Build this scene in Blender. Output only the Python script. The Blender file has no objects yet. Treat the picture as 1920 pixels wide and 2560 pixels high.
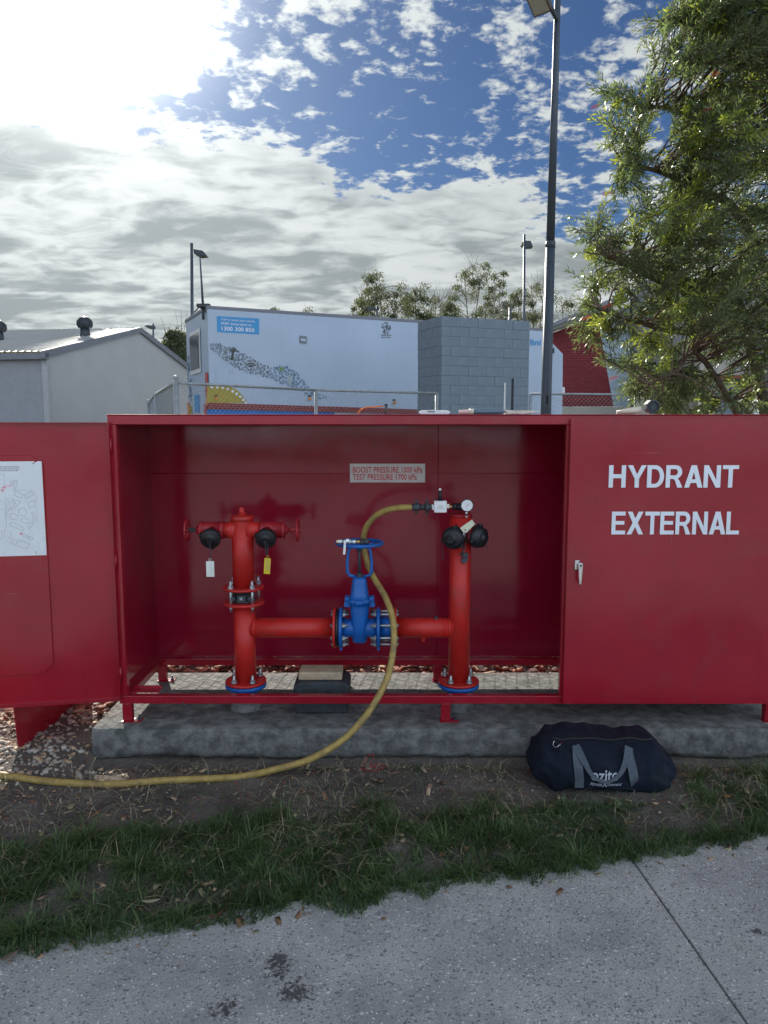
import bpy, math, random
import numpy as np
from mathutils import Vector, Matrix, noise

R = math.radians
rnd = random.Random(7)
SC = bpy.context.scene
COL = SC.collection

# ------------------------------------------------------------------ camera, sky, sun, exposure
PITCH, FPX, CH = R(6.8), 1849.0, 1.67
SUN_EL, SUN_AZ = R(29), R(-22)          # azimuth measured from straight ahead (+Y), negative = left
SUN_STRENGTH, SKY_STRENGTH = 3.4, 0.055
cam_d = bpy.data.cameras.new('camera'); cam = bpy.data.objects.new('camera', cam_d); COL.objects.link(cam)
cam.location = (0, 0, CH); cam.rotation_euler = (math.pi / 2 - PITCH, 0, 0)
cam_d.sensor_fit = 'VERTICAL'; cam_d.sensor_height = 36; cam_d.lens = FPX / 2560 * 36
cam_d.clip_start = 0.05; cam_d.clip_end = 3000
SC.camera = cam
SC.view_settings.view_transform = 'Standard'; SC.view_settings.look = 'None'
SC.view_settings.exposure = 1.05; SC.view_settings.gamma = 1.0; SC.view_settings.use_curve_mapping = False
SUN_DIR = Vector((math.sin(SUN_AZ) * math.cos(SUN_EL), math.cos(SUN_AZ) * math.cos(SUN_EL), math.sin(SUN_EL)))
sl = bpy.data.lights.new('sun', 'SUN'); sl.energy = SUN_STRENGTH; sl.angle = R(0.53); sl.color = (1, .93, .82)
so = bpy.data.objects.new('sun', sl); COL.objects.link(so); so.rotation_euler = SUN_DIR.to_track_quat('Z', 'Y').to_euler()

class NT:
    """small helper to wire shader nodes"""
    def __init__(s, tree): s.t = tree; s.t.nodes.clear()
    def n(s, typ, **kw):
        nd = s.t.nodes.new(typ)
        for k, v in kw.items(): setattr(nd, k, v)
        return nd
    def l(s, a, b): s.t.links.new(a, b)
    def put(s, sock, v):
        if hasattr(v, 'is_output'): s.l(v, sock)
        else: sock.default_value = v
    def math(s, op, a, b=0.0, c=None, clamp=False):
        nd = s.n('ShaderNodeMath', operation=op, use_clamp=clamp)
        s.put(nd.inputs[0], a); s.put(nd.inputs[1], b)
        if c is not None: s.put(nd.inputs[2], c)
        return nd.outputs[0]
    def noise(s, vec, scale, detail=4, rough=.55, dist=0.0):
        nd = s.n('ShaderNodeTexNoise'); s.put(nd.inputs['Vector'], vec)
        nd.inputs['Scale'].default_value = scale; nd.inputs['Detail'].default_value = detail
        nd.inputs['Roughness'].default_value = rough; nd.inputs['Distortion'].default_value = dist
        return nd.outputs[0]
    def ramp(s, fac, stops, interp='LINEAR'):
        nd = s.n('ShaderNodeValToRGB'); s.put(nd.inputs[0], fac); cr = nd.color_ramp; cr.interpolation = interp
        while len(cr.elements) < len(stops): cr.elements.new(.5)
        for e, (p, c) in zip(cr.elements, stops):
            e.position = p; e.color = (c, c, c, 1) if not hasattr(c, '__len__') else (*c[:3], 1)
        return nd.outputs[0]
    def mix(s, fac, a, b, blend='MIX'):
        nd = s.n('ShaderNodeMix', data_type='RGBA', blend_type=blend)
        s.put(nd.inputs[0], fac)
        s.put(nd.inputs[6], (*a, 1) if isinstance(a, tuple) and len(a) == 3 else a)
        s.put(nd.inputs[7], (*b, 1) if isinstance(b, tuple) and len(b) == 3 else b)
        return nd.outputs[2]
    def smooth(s, x, lo, hi, a=0.0, b=1.0):
        nd = s.n('ShaderNodeMapRange', interpolation_type='SMOOTHSTEP'); s.put(nd.inputs[0], x)
        nd.inputs[1].default_value = lo; nd.inputs[2].default_value = hi
        nd.inputs[3].default_value = a; nd.inputs[4].default_value = b
        return nd.outputs[0]

world = bpy.data.worlds.new('World'); SC.world = world; world.use_nodes = True
w = NT(world.node_tree)
tc = w.n('ShaderNodeTexCoord'); D = tc.outputs['Generated']
sky = w.n('ShaderNodeTexSky', sky_type='NISHITA'); sky.sun_disc = False
sky.sun_elevation = SUN_EL; sky.sun_rotation = SUN_AZ; sky.air_density = 1.0; sky.dust_density = 0.6; sky.ozone_density = 2.5
bg = w.n('ShaderNodeBackground'); bg.inputs[1].default_value = SKY_STRENGTH
skyc = w.mix(1.0, sky.outputs[0], (0.22, 0.32, 0.47), 'MULTIPLY')
w.l(skyc, bg.inputs[0])
sx = w.n('ShaderNodeSeparateXYZ'); w.l(D, sx.inputs[0])
zc = w.math('MAXIMUM', sx.outputs[2], 0.0)
zc = w.math('ADD', zc, 0.12)
qx = w.math('DIVIDE', sx.outputs[0], zc); qy = w.math('DIVIDE', sx.outputs[1], zc)
cb = w.n('ShaderNodeCombineXYZ'); w.l(qx, cb.inputs[0]); w.l(qy, cb.inputs[1]); Q = cb.outputs[0]
big = w.noise(Q, 2.4, 3, .5, .3)
mid = w.noise(Q, 9.0, 8, .60, .30)
fine = w.noise(Q, 26.0, 5, .6, .2)
# a bank of cloud beyond a line across the sky, scattered puffs before it
lin = w.math('SUBTRACT', qy, w.math('MULTIPLY', qx, 0.52))
lin = w.math('ADD', lin, w.math('MULTIPLY', w.math('SUBTRACT', big, .5), .7))
bank = w.smooth(lin, 2.08, 2.48)
hx = w.math('SUBTRACT', qx, 0.02); hy = w.math('SUBTRACT', qy, 1.92)
hole = w.math('POWER', 2.718, w.math('MULTIPLY', w.math('ADD', w.math('MULTIPLY', hx, hx), w.math('MULTIPLY', hy, hy)), -22.0))
sd = w.n('ShaderNodeVectorMath', operation='DOT_PRODUCT'); w.l(D, sd.inputs[0]); sd.inputs[1].default_value = SUN_DIR
near = w.math('MAXIMUM', sd.outputs['Value'], 0.0)
cov = w.math('ADD', w.math('MULTIPLY', mid, .64), w.math('MULTIPLY', fine, .36))
cov = w.math('ADD', cov, w.math('MULTIPLY', w.math('SUBTRACT', big, .5), .22))
cov = w.math('ADD', cov, w.math('MULTIPLY', bank, .22))
cov = w.math('SUBTRACT', cov, w.math('MULTIPLY', hole, .10))
cov = w.math('ADD', cov, w.math('MULTIPLY', w.smooth(near, .978, 1.0), .14))
mask = w.smooth(cov, .468, .59)
thick = w.smooth(cov, .60, .84)
Q2 = w.n('ShaderNodeVectorMath', operation='MULTIPLY'); w.l(Q, Q2.inputs[0]); Q2.inputs[1].default_value = (0.75, 1.0, 1)
shade = w.math('ADD', w.math('MULTIPLY', w.noise(Q2.outputs[0], 2.6, 5, .50, .8), .62), w.math('MULTIPLY', w.noise(Q2.outputs[0], 8, 5, .55, .6), .38))
shade = w.smooth(shade, .40, .60)
low = w.smooth(sx.outputs[2], .34, .05)
lit = w.math('SUBTRACT', 1.0, w.math('MULTIPLY', bank, w.math('SUBTRACT', 1.0, shade)))
edge = w.smooth(cov, .52, .64)
ccol = w.mix(lit, (0.18, 0.203, 0.212), (0.385, 0.41, 0.41))
ccol = w.mix(w.math('MULTIPLY', w.math('MULTIPLY', thick, w.math('SUBTRACT', 1.0, bank)), .35), ccol, (0.30, 0.34, 0.38))
ccol = w.mix(w.smooth(sd.outputs['Value'], .35, -.4), ccol, w.mix(1.0, ccol, (.93, 1.0, 1.14), 'MULTIPLY'))
glow = w.math('ADD', w.math('MULTIPLY', w.math('POWER', near, 130.0), 1.5), w.math('MULTIPLY', w.math('POWER', near, 14.0), .45))
away = w.smooth(sd.outputs['Value'], .35, -.4)      # clouds away from the sun are lit from the front
gs = w.math('ADD', w.math('ADD', .80, glow), w.math('MULTIPLY', away, 3.4))
bc = w.n('ShaderNodeBackground'); w.l(ccol, bc.inputs[0]); w.l(gs, bc.inputs[1])
mx = w.n('ShaderNodeMixShader'); w.l(mask, mx.inputs[0]); w.l(bg.outputs[0], mx.inputs[1]); w.l(bc.outputs[0], mx.inputs[2])
ga = w.n('ShaderNodeBackground'); ga.inputs[0].default_value = (1, .97, .9, 1)
w.l(w.math('ADD', w.math('MULTIPLY', w.math('POWER', near, 180.0), 2.0), w.math('MULTIPLY', w.math('POWER', near, 30.0), .06)), ga.inputs[1])
ad = w.n('ShaderNodeAddShader'); w.l(mx.outputs[0], ad.inputs[0]); w.l(ga.outputs[0], ad.inputs[1])
wo = w.n('ShaderNodeOutputWorld'); w.l(ad.outputs[0], wo.inputs[0])

# ------------------------------------------------------------------ measuring from the photograph
def ray(px, py):
    a = (px - 960) / FPX; b = (1280 - py) / FPX
    return Vector((a, b * math.sin(PITCH) + math.cos(PITCH), b * math.cos(PITCH) - math.sin(PITCH)))
def P(px, py, Y):
    d = ray(px, py); k = Y / d.y; return Vector((d.x * k, Y, CH + d.z * k))
def G(px, py, z=0.0):
    d = ray(px, py); k = (z - CH) / d.z; return Vector((d.x * k, d.y * k, z))

# ------------------------------------------------------------------ mesh building
class MB:
    def __init__(s): s.v = []; s.f = []; s.s = []; s.m = []; s.mi = 0
    def add(s, vs, fs, smooth=False):
        o = len(s.v); s.v += [tuple(p) for p in vs]
        for f in fs: s.f.append(tuple(o + i for i in f)); s.s.append(smooth); s.m.append(s.mi)
        return s
    def box(s, a, b):
        x0, x1 = sorted((a[0], b[0])); y0, y1 = sorted((a[1], b[1])); z0, z1 = sorted((a[2], b[2]))
        return s.add([(x0,y0,z0),(x1,y0,z0),(x1,y1,z0),(x0,y1,z0),(x0,y0,z1),(x1,y0,z1),(x1,y1,z1),(x0,y1,z1)],
                     [(0,3,2,1),(4,5,6,7),(0,1,5,4),(1,2,6,5),(2,3,7,6),(3,0,4,7)])
    def prism(s, poly, off):
        """polygon (3-D points) extruded by vector off"""
        off = Vector(off); n = len(poly); vs = [Vector(p) for p in poly]; vs += [p + off for p in vs]
        fs = [tuple(range(n)), tuple(reversed(range(n, 2 * n)))] + [(i, i + n, (i + 1) % n + n, (i + 1) % n) for i in range(n)]
        return s.add(vs, fs)
    def lathe(s, p0, axis, prof, n=20, phase=0.0, smooth=True, close=True):
        """prof: list of (distance along axis, radius)"""
        p0 = Vector(p0); ax = Vector(axis).normalized(); u = ax.orthogonal().normalized(); v = ax.cross(u)
        if abs(ax.z) < .99: u = ax.cross(Vector((0,0,1))).normalized(); v = ax.cross(u)
        vs = []
        for t, r in prof:
            for k in range(n):
                a = phase + 2 * math.pi * k / n; vs.append(p0 + ax * t + (u * math.cos(a) + v * math.sin(a)) * r)
        m = len(prof)
        s.add(vs, [(i*n+k, i*n+(k+1)%n, (i+1)*n+(k+1)%n, (i+1)*n+k) for i in range(m-1) for k in range(n)], smooth)
        if close:
            o = len(s.v) - n * m
            for ring, rev in ((0, True), (m-1, False)):
                idx = [o + ring*n + k for k in range(n)]
                s.f.append(tuple(reversed(idx)) if rev else tuple(idx)); s.s.append(False); s.m.append(s.mi)
        return s
    def cyl(s, a, b, r, n=16, r2=None, smooth=True, phase=0.0):
        a = Vector(a); b = Vector(b)
        return s.lathe(a, b - a, [(0, r), ((b-a).length, r if r2 is None else r2)], n, phase, smooth)
    def hexa(s, a, b, r): return s.cyl(a, b, r, 6, smooth=False, phase=.2)
    def tube(s, pts, r, n=10, closed=False, smooth=True):
        pts = [Vector(p) for p in pts]; m = len(pts); rs = r if hasattr(r, '__len__') else [r]*m
        vs = []; prev = None
        for i, p in enumerate(pts):
            if closed: t = pts[(i+1) % m] - pts[i-1]
            else: t = pts[min(i+1, m-1)] - pts[max(i-1, 0)]
            t.normalize()
            if prev is None: u = t.orthogonal().normalized()
            else:
                u = prev - t * prev.dot(t)
                u = u.normalized() if u.length > 1e-6 else t.orthogonal().normalized()
            prev = u; v = t.cross(u)
            for k in range(n):
                a = 2*math.pi*k/n; vs.append(p + (u*math.cos(a) + v*math.sin(a))*rs[i])
        rows = m if closed else m-1
        s.add(vs, [(i*n+k, i*n+(k+1)%n, ((i+1)%m)*n+(k+1)%n, ((i+1)%m)*n+k) for i in range(rows) for k in range(n)], smooth)
        if not closed:
            o = len(s.v) - n*m
            s.f.append(tuple(o+k for k in reversed(range(n)))); s.s.append(False); s.m.append(s.mi)
            s.f.append(tuple(o+(m-1)*n+k for k in range(n))); s.s.append(False); s.m.append(s.mi)
        return s
    def ring(s, c, axis, R0, r, n=28, k=8):
        c = Vector(c); ax = Vector(axis).normalized(); u = ax.orthogonal().normalized(); v = ax.cross(u)
        return s.tube([c + (u*math.cos(2*math.pi*i/n) + v*math.sin(2*math.pi*i/n))*R0 for i in range(n)], r, k, True)
    def sphere(s, c, r, n=10, sq=(1,1,1)):
        c = Vector(c); m = n//2+1; vs = []; 
        for i in range(m+1):
            t = math.pi*i/m
            for k in range(n):
                a = 2*math.pi*k/n; vs.append((c.x+r*sq[0]*math.sin(t)*math.cos(a), c.y+r*sq[1]*math.sin(t)*math.sin(a), c.z+r*sq[2]*math.cos(t)))
        return s.add(vs, [(i*n+k, (i+1)*n+k, (i+1)*n+(k+1)%n, i*n+(k+1)%n) for i in range(m) for k in range(n)], True)
    def join(s, o): return s.add(o.v, o.f) if False else s._join(o)
    def _join(s, o):
        b = len(s.v); s.v += o.v
        s.f += [tuple(b+i for i in f) for f in o.f]; s.s += o.s; s.m += o.m; return s
    def xf(s, M): s.v = [tuple(M @ Vector(p)) for p in s.v]; return s

def mesh_of(name, mb, mat, origin=(0,0,0)):
    me = bpy.data.meshes.new(name); o = Vector(origin)
    me.from_pydata([(x-o.x, y-o.y, z-o.z) for x, y, z in mb.v], [], mb.f)
    me.polygons.foreach_set('use_smooth', mb.s)
    mats = mat if isinstance(mat, (list, tuple)) else [mat]
    for m in mats: me.materials.append(m)
    if len(mats) > 1: me.polygons.foreach_set('material_index', mb.m)
    me.update(); return me

def root_loc(p):
    while p is not None:
        if p.parent is None: return Vector(p.location)
        p = p.parent
    return Vector((0,0,0))
def obj(name, mb, mat, parent=None, bevel=0.0, label=None, origin=None, kind=None):
    """one mesh object; geometry given in world coordinates"""
    o0 = Vector(origin) if origin is not None else (root_loc(parent) if parent else Vector((0,0,0)))
    o = bpy.data.objects.new(name, mesh_of(name, mb, mat, o0)); COL.objects.link(o)
    if parent:
        o.parent = parent
        if origin is not None: o.location = o0 - root_loc(parent)
    else: o.location = o0
    if bevel:
        b = o.modifiers.new('bevel', 'BEVEL'); b.width = bevel; b.segments = 2; b.limit_method = 'ANGLE'; b.angle_limit = R(40)
        b.harden_normals = False
    if label: o['label'] = label
    if kind: o['kind'] = kind
    return o
def tag(o, label, cat, group=None):
    o['label'] = label; o['category'] = cat
    if group: o['group'] = group
    return o
def thing(name, label, cat, loc, group=None):
    o = bpy.data.objects.new(name, None); COL.objects.link(o); o.location = loc; o.empty_display_size = .1
    return tag(o, label, cat, group)
def struct(name, mb, mat, parent=None, **kw):
    o = obj(name, mb, mat, parent, **kw)
    if parent is None: o['kind'] = 'structure'
    return o
def copy_at(src, loc_world, parent, rot=None):
    """same mesh again, src's origin moved to loc_world"""
    c = src.copy(); COL.objects.link(c); c.parent = parent
    c.location = Vector(loc_world) - root_loc(parent)
    if rot is not None: c.rotation_euler = rot
    return c

_font_cache = {}
def text_mb(body, width, height, bold=0.0, ext=.0006, shear=0.0, space=1.0):
    """lettering in the XZ plane facing -Y, lower-left at 0"""
    cu = bpy.data.curves.new('t', 'FONT'); cu.body = body; cu.size = 1; cu.offset = bold; cu.resolution_u = 4
    cu.shear = shear; cu.space_character = space; cu.fill_mode = 'BOTH'
    o = bpy.data.objects.new('t', cu); COL.objects.link(o)
    dg = bpy.context.evaluated_depsgraph_get(); dg.update()
    me = bpy.data.meshes.new_from_object(o.evaluated_get(dg)); bpy.data.objects.remove(o)
    vs = [tuple(v.co) for v in me.vertices]; fs = [tuple(p.vertices) for p in me.polygons]; bpy.data.meshes.remove(me)
    x0 = min(v[0] for v in vs); x1 = max(v[0] for v in vs); y0 = min(v[1] for v in vs); y1 = max(v[1] for v in vs)
    k = width/(x1-x0); q = height/(y1-y0) if height else k
    mb = MB(); mb.add([((v[0]-x0)*k, -ext, (v[1]-y0)*q) for v in vs], fs); return mb

def _arc(cx, cy, rx, ry, a0, a1, n=14): return [(cx+rx*math.cos(R(a0+(a1-a0)*i/n)), cy+ry*math.sin(R(a0+(a1-a0)*i/n))) for i in range(n+1)]
s_ = .20
GLY = {'H': (.78, [[(0,0),(s_,0),(s_,.42),(.58,.42),(.58,0),(.78,0),(.78,1),(.58,1),(.58,.6),(s_,.6),(s_,1),(0,1)]]),
 'Y': (.86, [[(.33,0),(.53,0),(.53,.40),(.86,1),(.63,1),(.43,.59),(.23,1),(0,1),(.33,.40)]]),
 'D': (.78, [[(0,0)]+_arc(.36,.5,.42,.5,-90,90)+[(0,1)], [(s_,.17)]+_arc(.34,.5,.24,.33,-90,90)+[(s_,.83)]]),
 'R': (.78, [[(0,0),(s_,0),(s_,.39),(.31,.39),(.38,.37),(.43,.31),(.54,0),(.78,0),(.62,.32),(.55,.40)]+_arc(.44,.70,.30,.30,-55,90)+[(0,1)], [(s_,.55)]+_arc(.42,.69,.12,.14,-90,90)+[(s_,.83)]]),
 'A': (.84, [[(0,0),(.22,0),(.29,.21),(.55,.21),(.62,0),(.84,0),(.54,1),(.30,1)], [(.335,.37),(.505,.37),(.42,.70)]]),
 'N': (.78, [[(0,0),(s_,0),(s_,.66),(.57,0),(.78,0),(.78,1),(.58,1),(.58,.34),(.21,1),(0,1)]]),
 'T': (.74, [[(.27,0),(.47,0),(.47,.83),(.74,.83),(.74,1),(0,1),(0,.83),(.27,.83)]]),
 'E': (.70, [[(0,0),(.70,0),(.70,.17),(s_,.17),(s_,.43),(.65,.43),(.65,.59),(s_,.59),(s_,.83),(.69,.83),(.69,1),(0,1)]]),
 'X': (.84, [[(0,0),(.24,0),(.42,.33),(.60,0),(.84,0),(.55,.51),(.82,1),(.58,1),(.42,.70),(.26,1),(.02,1),(.29,.51)]]),
 'L': (.66, [[(0,0),(.66,0),(.66,.17),(s_,.17),(s_,1),(0,1)]])}
def block_text(body, gap=.08):
    cu = bpy.data.curves.new('t', 'CURVE'); cu.dimensions = '2D'; cu.fill_mode = 'BOTH'; x = 0
    for ch in body:
        wd, loops = GLY[ch]
        for lp in loops:
            sp_ = cu.splines.new('POLY'); sp_.points.add(len(lp)-1); sp_.use_cyclic_u = True
            for i, (a, b) in enumerate(lp): sp_.points[i].co = (x+a, b, 0, 1)
        x += wd+(gap if ch not in 'YAT' else gap*.45)
    o = bpy.data.objects.new('t', cu); COL.objects.link(o)
    dg = bpy.context.evaluated_depsgraph_get(); dg.update(); me = bpy.data.meshes.new_from_object(o.evaluated_get(dg)); bpy.data.objects.remove(o)
    vs = [tuple(v.co) for v in me.vertices]; fs = [tuple(p.vertices) for p in me.polygons]; bpy.data.meshes.remove(me)
    X = max(v[0] for v in vs); mb = MB(); mb.add([(v[0]/X, -.0006, v[1]) for v in vs], fs); return mb

# ------------------------------------------------------------------ materials
def mk(name, col, rough=.5, metal=0.0, var=.10, vs=5.0, bump=0.0, bs=60.0, spec=.5, coat=0.0, dirt=None, ds=3.0, damt=.5,
       rvar=.08, trans=None, uv='Object', coat_rough=.1, streak=0.0, scratch=0.0):
    m = bpy.data.materials.new(name); m.use_nodes = True; t = NT(m.node_tree)
    tcn = t.n('ShaderNodeTexCoord'); V = tcn.outputs[uv]
    bs_ = t.n('ShaderNodeBsdfPrincipled'); out = t.n('ShaderNodeOutputMaterial')
    nz = t.noise(V, vs, 6, .6)
    lo = tuple(c*(1-var) for c in col); hi = tuple(min(1, c*(1+var)) for c in col)
    c = t.mix(t.smooth(nz, .3, .7), lo, hi)
    if dirt:
        dn = t.noise(V, ds, 8, .68, .4)
        c = t.mix(t.math('MULTIPLY', t.smooth(dn, .50, .68), damt), c, dirt)
    if streak:
        mp = t.n('ShaderNodeMapping'); t.l(V, mp.inputs[0]); mp.inputs['Scale'].default_value = (9, 9, .5)
        c = t.mix(t.math('MULTIPLY', t.smooth(t.noise(mp.outputs[0], 1.6, 5, .6), .52, .72), streak), c, tuple(x*.45 for x in col))
    if scratch:
        m1 = t.n('ShaderNodeMapping'); t.l(V, m1.inputs[0]); m1.inputs['Scale'].default_value = (3, 3, 150); m1.inputs['Rotation'].default_value = (0, .5, 0)
        m2 = t.n('ShaderNodeMapping'); t.l(V, m2.inputs[0]); m2.inputs['Scale'].default_value = (120, 3, 4); m2.inputs['Rotation'].default_value = (0, .2, 0)
        sc_ = t.math('MAXIMUM', t.smooth(t.noise(m1.outputs[0], 1, 3), .72, .76), t.smooth(t.noise(m2.outputs[0], 1, 3), .73, .77))
        sp_ = t.smooth(t.noise(V, 55, 3), .72, .75)
        c = t.mix(t.math('MULTIPLY', sc_, scratch), c, (.50, .22, .22)); c = t.mix(t.math('MULTIPLY', sp_, scratch*1.4), c, (.10, .03, .03))
    t.l(c, bs_.inputs['Base Color'])
    t.l(t.smooth(t.noise(V, vs*2.3, 4), .25, .75, max(.02, rough-rvar), min(1, rough+rvar)), bs_.inputs['Roughness'])
    bs_.inputs['Metallic'].default_value = metal; bs_.inputs['Specular IOR Level'].default_value = spec
    if coat: bs_.inputs['Coat Weight'].default_value = coat; bs_.inputs['Coat Roughness'].default_value = coat_rough
    if bump:
        bn = t.n('ShaderNodeBump'); bn.inputs['Strength'].default_value = 1.0; bn.inputs['Distance'].default_value = bump
        t.l(t.noise(V, bs, 6, .6), bn.inputs['Height']); t.l(bn.outputs[0], bs_.inputs['Normal'])
    if trans:
        tr = t.n('ShaderNodeBsdfTranslucent'); tr.inputs[0].default_value = (*trans, 1)
        ms = t.n('ShaderNodeMixShader'); ms.inputs[0].default_value = .42
        t.l(bs_.outputs[0], ms.inputs[1]); t.l(tr.outputs[0], ms.inputs[2]); t.l(ms.outputs[0], out.inputs[0])
    else: t.l(bs_.outputs[0], out.inputs[0])
    return m

RED = (.31, .009, .023)
M_red = mk('red_cabinet_paint', RED, .19, var=.10, vs=2.0, bump=.0006, bs=7, rvar=.06, dirt=(.25,.035,.04), ds=3.5, damt=.40, spec=.55, streak=.15, scratch=.35)
M_redin = mk('red_cabinet_paint_smooth_shaded', (.26,.007,.026), .14, var=.10, vs=2, bump=.0009, bs=3.2, rvar=.05, spec=.5, dirt=(.20,.02,.03), ds=4, damt=.4)  # cabinet inside: smoother red, with the interior's shade put into a darker colour
M_pipe = mk('red_pipe_paint', (.52, .019, .016), .46, var=.08, vs=8, bump=.0004, bs=90, dirt=(.28,.05,.045), ds=9, damt=.4, spec=.5, scratch=.4)
M_redcast = mk('red_cast_paint', (.34, .014, .022), .5, var=.15, vs=20, bump=.0012, bs=120)
M_blue = mk('blue_valve_paint', (.008, .12, .45), .38, var=.12, vs=14, bump=.0008, bs=110, dirt=(.02,.06,.2), ds=12, damt=.4)
M_zinc = mk('galvanised_zinc', (.50, .53, .55), .42, metal=.85, var=.2, vs=30, bump=.0003, bs=200)
M_galv = mk('galvanised_pipe', (.36, .40, .43), .55, metal=.55, var=.15, vs=12)
M_black = mk('black_plastic', (.012, .014, .018), .45, var=.2, vs=20, bump=.0004, bs=150)
M_castgrey = mk('dark_cast_iron', (.055, .065, .075), .55, metal=.3, var=.2, vs=25, bump=.0008, bs=140)
M_brass = mk('brass', (.55, .38, .16), .33, metal=.9, var=.15, vs=30)
M_steel = mk('stainless_steel', (.62, .63, .64), .2, metal=1, var=.08, vs=30)
M_white = mk('white_enamel', (.78, .79, .80), .35, var=.03, vs=8)
M_sheet = mk('white_laminated_sheet', (.72, .76, .80), .28, var=.03, vs=4, spec=.4)
M_letter = mk('white_vinyl_lettering', (.76, .80, .88), .45, var=.03)
M_redtxt = mk('red_vinyl_lettering', (.55, .02, .02), .5, var=.05)
M_ink = mk('grey_ink', (.16, .18, .22), .7, var=.05)
M_inkp = mk('pink_ink', (.75, .12, .25), .7, var=.05)
M_hose = mk('yellow_hose_rubber', (.37, .26, .075), .55, var=.20, vs=30, dirt=(.15,.11,.06), ds=9, damt=.75, bump=.0004, bs=180)
M_ytag = mk('yellow_plastic_tag', (.72, .55, .015), .45, var=.06, vs=30)
M_wtag = mk('white_plastic_tag', (.70, .74, .70), .45, var=.08, vs=30)
M_ctag = mk('cream_metal_tag', (.66, .66, .50), .4, var=.12, vs=30)
M_concrete = mk('weathered_concrete', (.15, .152, .145), .88, var=.45, vs=16, bump=.012, bs=38, dirt=(.065,.075,.07), ds=11, damt=.85)
M_block = mk('grey_concrete_block', (.23, .285, .345), .9, var=.16, vs=1.6, bump=.004, bs=40, dirt=(.13,.17,.21), ds=1.1, damt=.7, streak=.35)
M_mortar = mk('grey_mortar', (.18, .22, .265), .95, var=.1)
M_paver = mk('sandstone_paver', (.42, .33, .22), .85, var=.15, vs=18, bump=.002, bs=120, dirt=(.20,.18,.16), ds=9, damt=.7)
M_darkblk = mk('dark_recycled_plastic', (.03, .035, .042), .7, var=.3, vs=25, bump=.003, bs=80)
M_trailer = mk('white_trailer_panel', (.45, .545, .69), .42, var=.05, vs=.5, streak=.06)
M_tblue = mk('blue_trailer_print', (.02, .17, .55), .5, var=.03)
M_sblue = mk('bright_blue_print', (.06, .32, .66), .5, var=.03)
M_tred = mk('dark_red_trailer_stripe', (.26, .035, .03), .5, var=.06)
M_olive = mk('mustard_print', (.42, .33, .045), .55, var=.04)
M_art1 = mk('charcoal_print', (.09, .10, .10), .6, var=.15, vs=3)
M_art2 = mk('teal_print', (.02, .14, .22), .6, var=.15, vs=3)
M_art3 = mk('pale_print', (.36, .42, .46), .6, var=.1)
M_lime = mk('lime_print', (.35, .45, .04), .6, var=.05)
M_lampred = mk('red_lens', (.55, .03, .02), .25, var=.05)
M_lampor = mk('orange_lens', (.75, .25, .03), .25, var=.05)
M_glassd = mk('dark_window_glass', (.02, .025, .03), .06, var=.05, spec=.9)
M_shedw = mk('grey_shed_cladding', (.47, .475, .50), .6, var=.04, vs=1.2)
M_shedr = mk('pale_steel_roof', (.50, .50, .47), .36, metal=.35, var=.06, vs=1.0)
M_shedt = mk('grey_steel_trim', (.20, .21, .25), .55, var=.06)
M_dark = mk('dark_painted_steel', (.028, .036, .05), .42, var=.12, vs=4)
M_poleg = mk('blue_grey_painted_pole', (.055, .075, .105), .45, var=.12, vs=5)
M_lamp = mk('lamp_diffuser', (.48, .46, .40), .4, var=.05)
M_corr = mk('pale_blue_corrugated_steel', (.40, .49, .58), .5, var=.05, vs=1.5)
M_beige = mk('beige_rendered_wall', (.42, .40, .36), .85, var=.08, vs=2)
M_ggrey = mk('grey_roller_door', (.26, .32, .38), .55, var=.06, vs=2)
M_rust = mk('rust_red_lintel', (.30, .09, .04), .8, var=.1)
M_bag = mk('black_canvas_fabric', (.008, .012, .024), .85, var=.25, vs=9, bump=.0025, bs=22, dirt=(.03,.04,.05), ds=6, damt=.5, spec=.2)
M_strap = mk('grey_webbing', (.085, .105, .13), .8, var=.1, vs=40, bump=.0006, bs=260, spec=.2)
M_bagtxt = mk('grey_print_on_fabric', (.42, .46, .55), .7, var=.05)
M_bark = mk('brown_bark', (.10, .075, .055), .9, var=.3, vs=20, bump=.004, bs=40)
M_twig = mk('grey_twig', (.13, .10, .075), .9, var=.25, vs=20)
M_euc = mk('eucalyptus_bark', (.30, .27, .22), .85, var=.25, vs=4)
M_leafd = mk('dark_green_leaf', (.085, .115, .055), .36, var=.4, vs=9, trans=(.17, .24, .08), spec=.5)
M_leafm = mk('green_leaf', (.14, .18, .085), .34, var=.35, vs=9, trans=(.28, .37, .11), spec=.5)
M_leafl = mk('fresh_yellow_green_leaf', (.25, .32, .06), .36, var=.22, vs=9, trans=(.55, .64, .08), spec=.5)
M_brush = mk('red_bottlebrush_flower', (.30, .04, .03), .7, var=.3, vs=20, trans=(.4, .06, .04))
M_eleaf = mk('eucalyptus_leaf', (.095, .115, .065), .6, var=.35, vs=.6, trans=(.16, .19, .08))
M_grassd = mk('grass_blade', (.055, .105, .042), .5, var=.4, vs=3, trans=(.09, .17, .03))
M_grassl = mk('grass_blade_light', (.12, .185, .075), .5, var=.3, vs=3, trans=(.18, .28, .05))
M_straw = mk('dry_straw', (.36, .31, .20), .8, var=.25, vs=8)
M_mulch = mk('bark_mulch', (.22, .085, .055), .85, var=.5, vs=9)
M_mulch2 = mk('pale_wood_chip', (.42, .30, .20), .8, var=.3, vs=9)
M_stone = mk('gravel_stone', (.30, .27, .23), .85, var=.4, vs=14, bump=.001, bs=120)
M_orange = mk('orange_glasses_frame', (.75, .20, .02), .3, var=.1)
M_tube = mk('grey_blue_tube', (.12, .19, .24), .35, var=.08)
M_cream = mk('cream_plastic', (.72, .66, .55), .4, var=.05)
M_pink = mk('translucent_nozzle', (.80, .60, .55), .35, var=.04)
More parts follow.
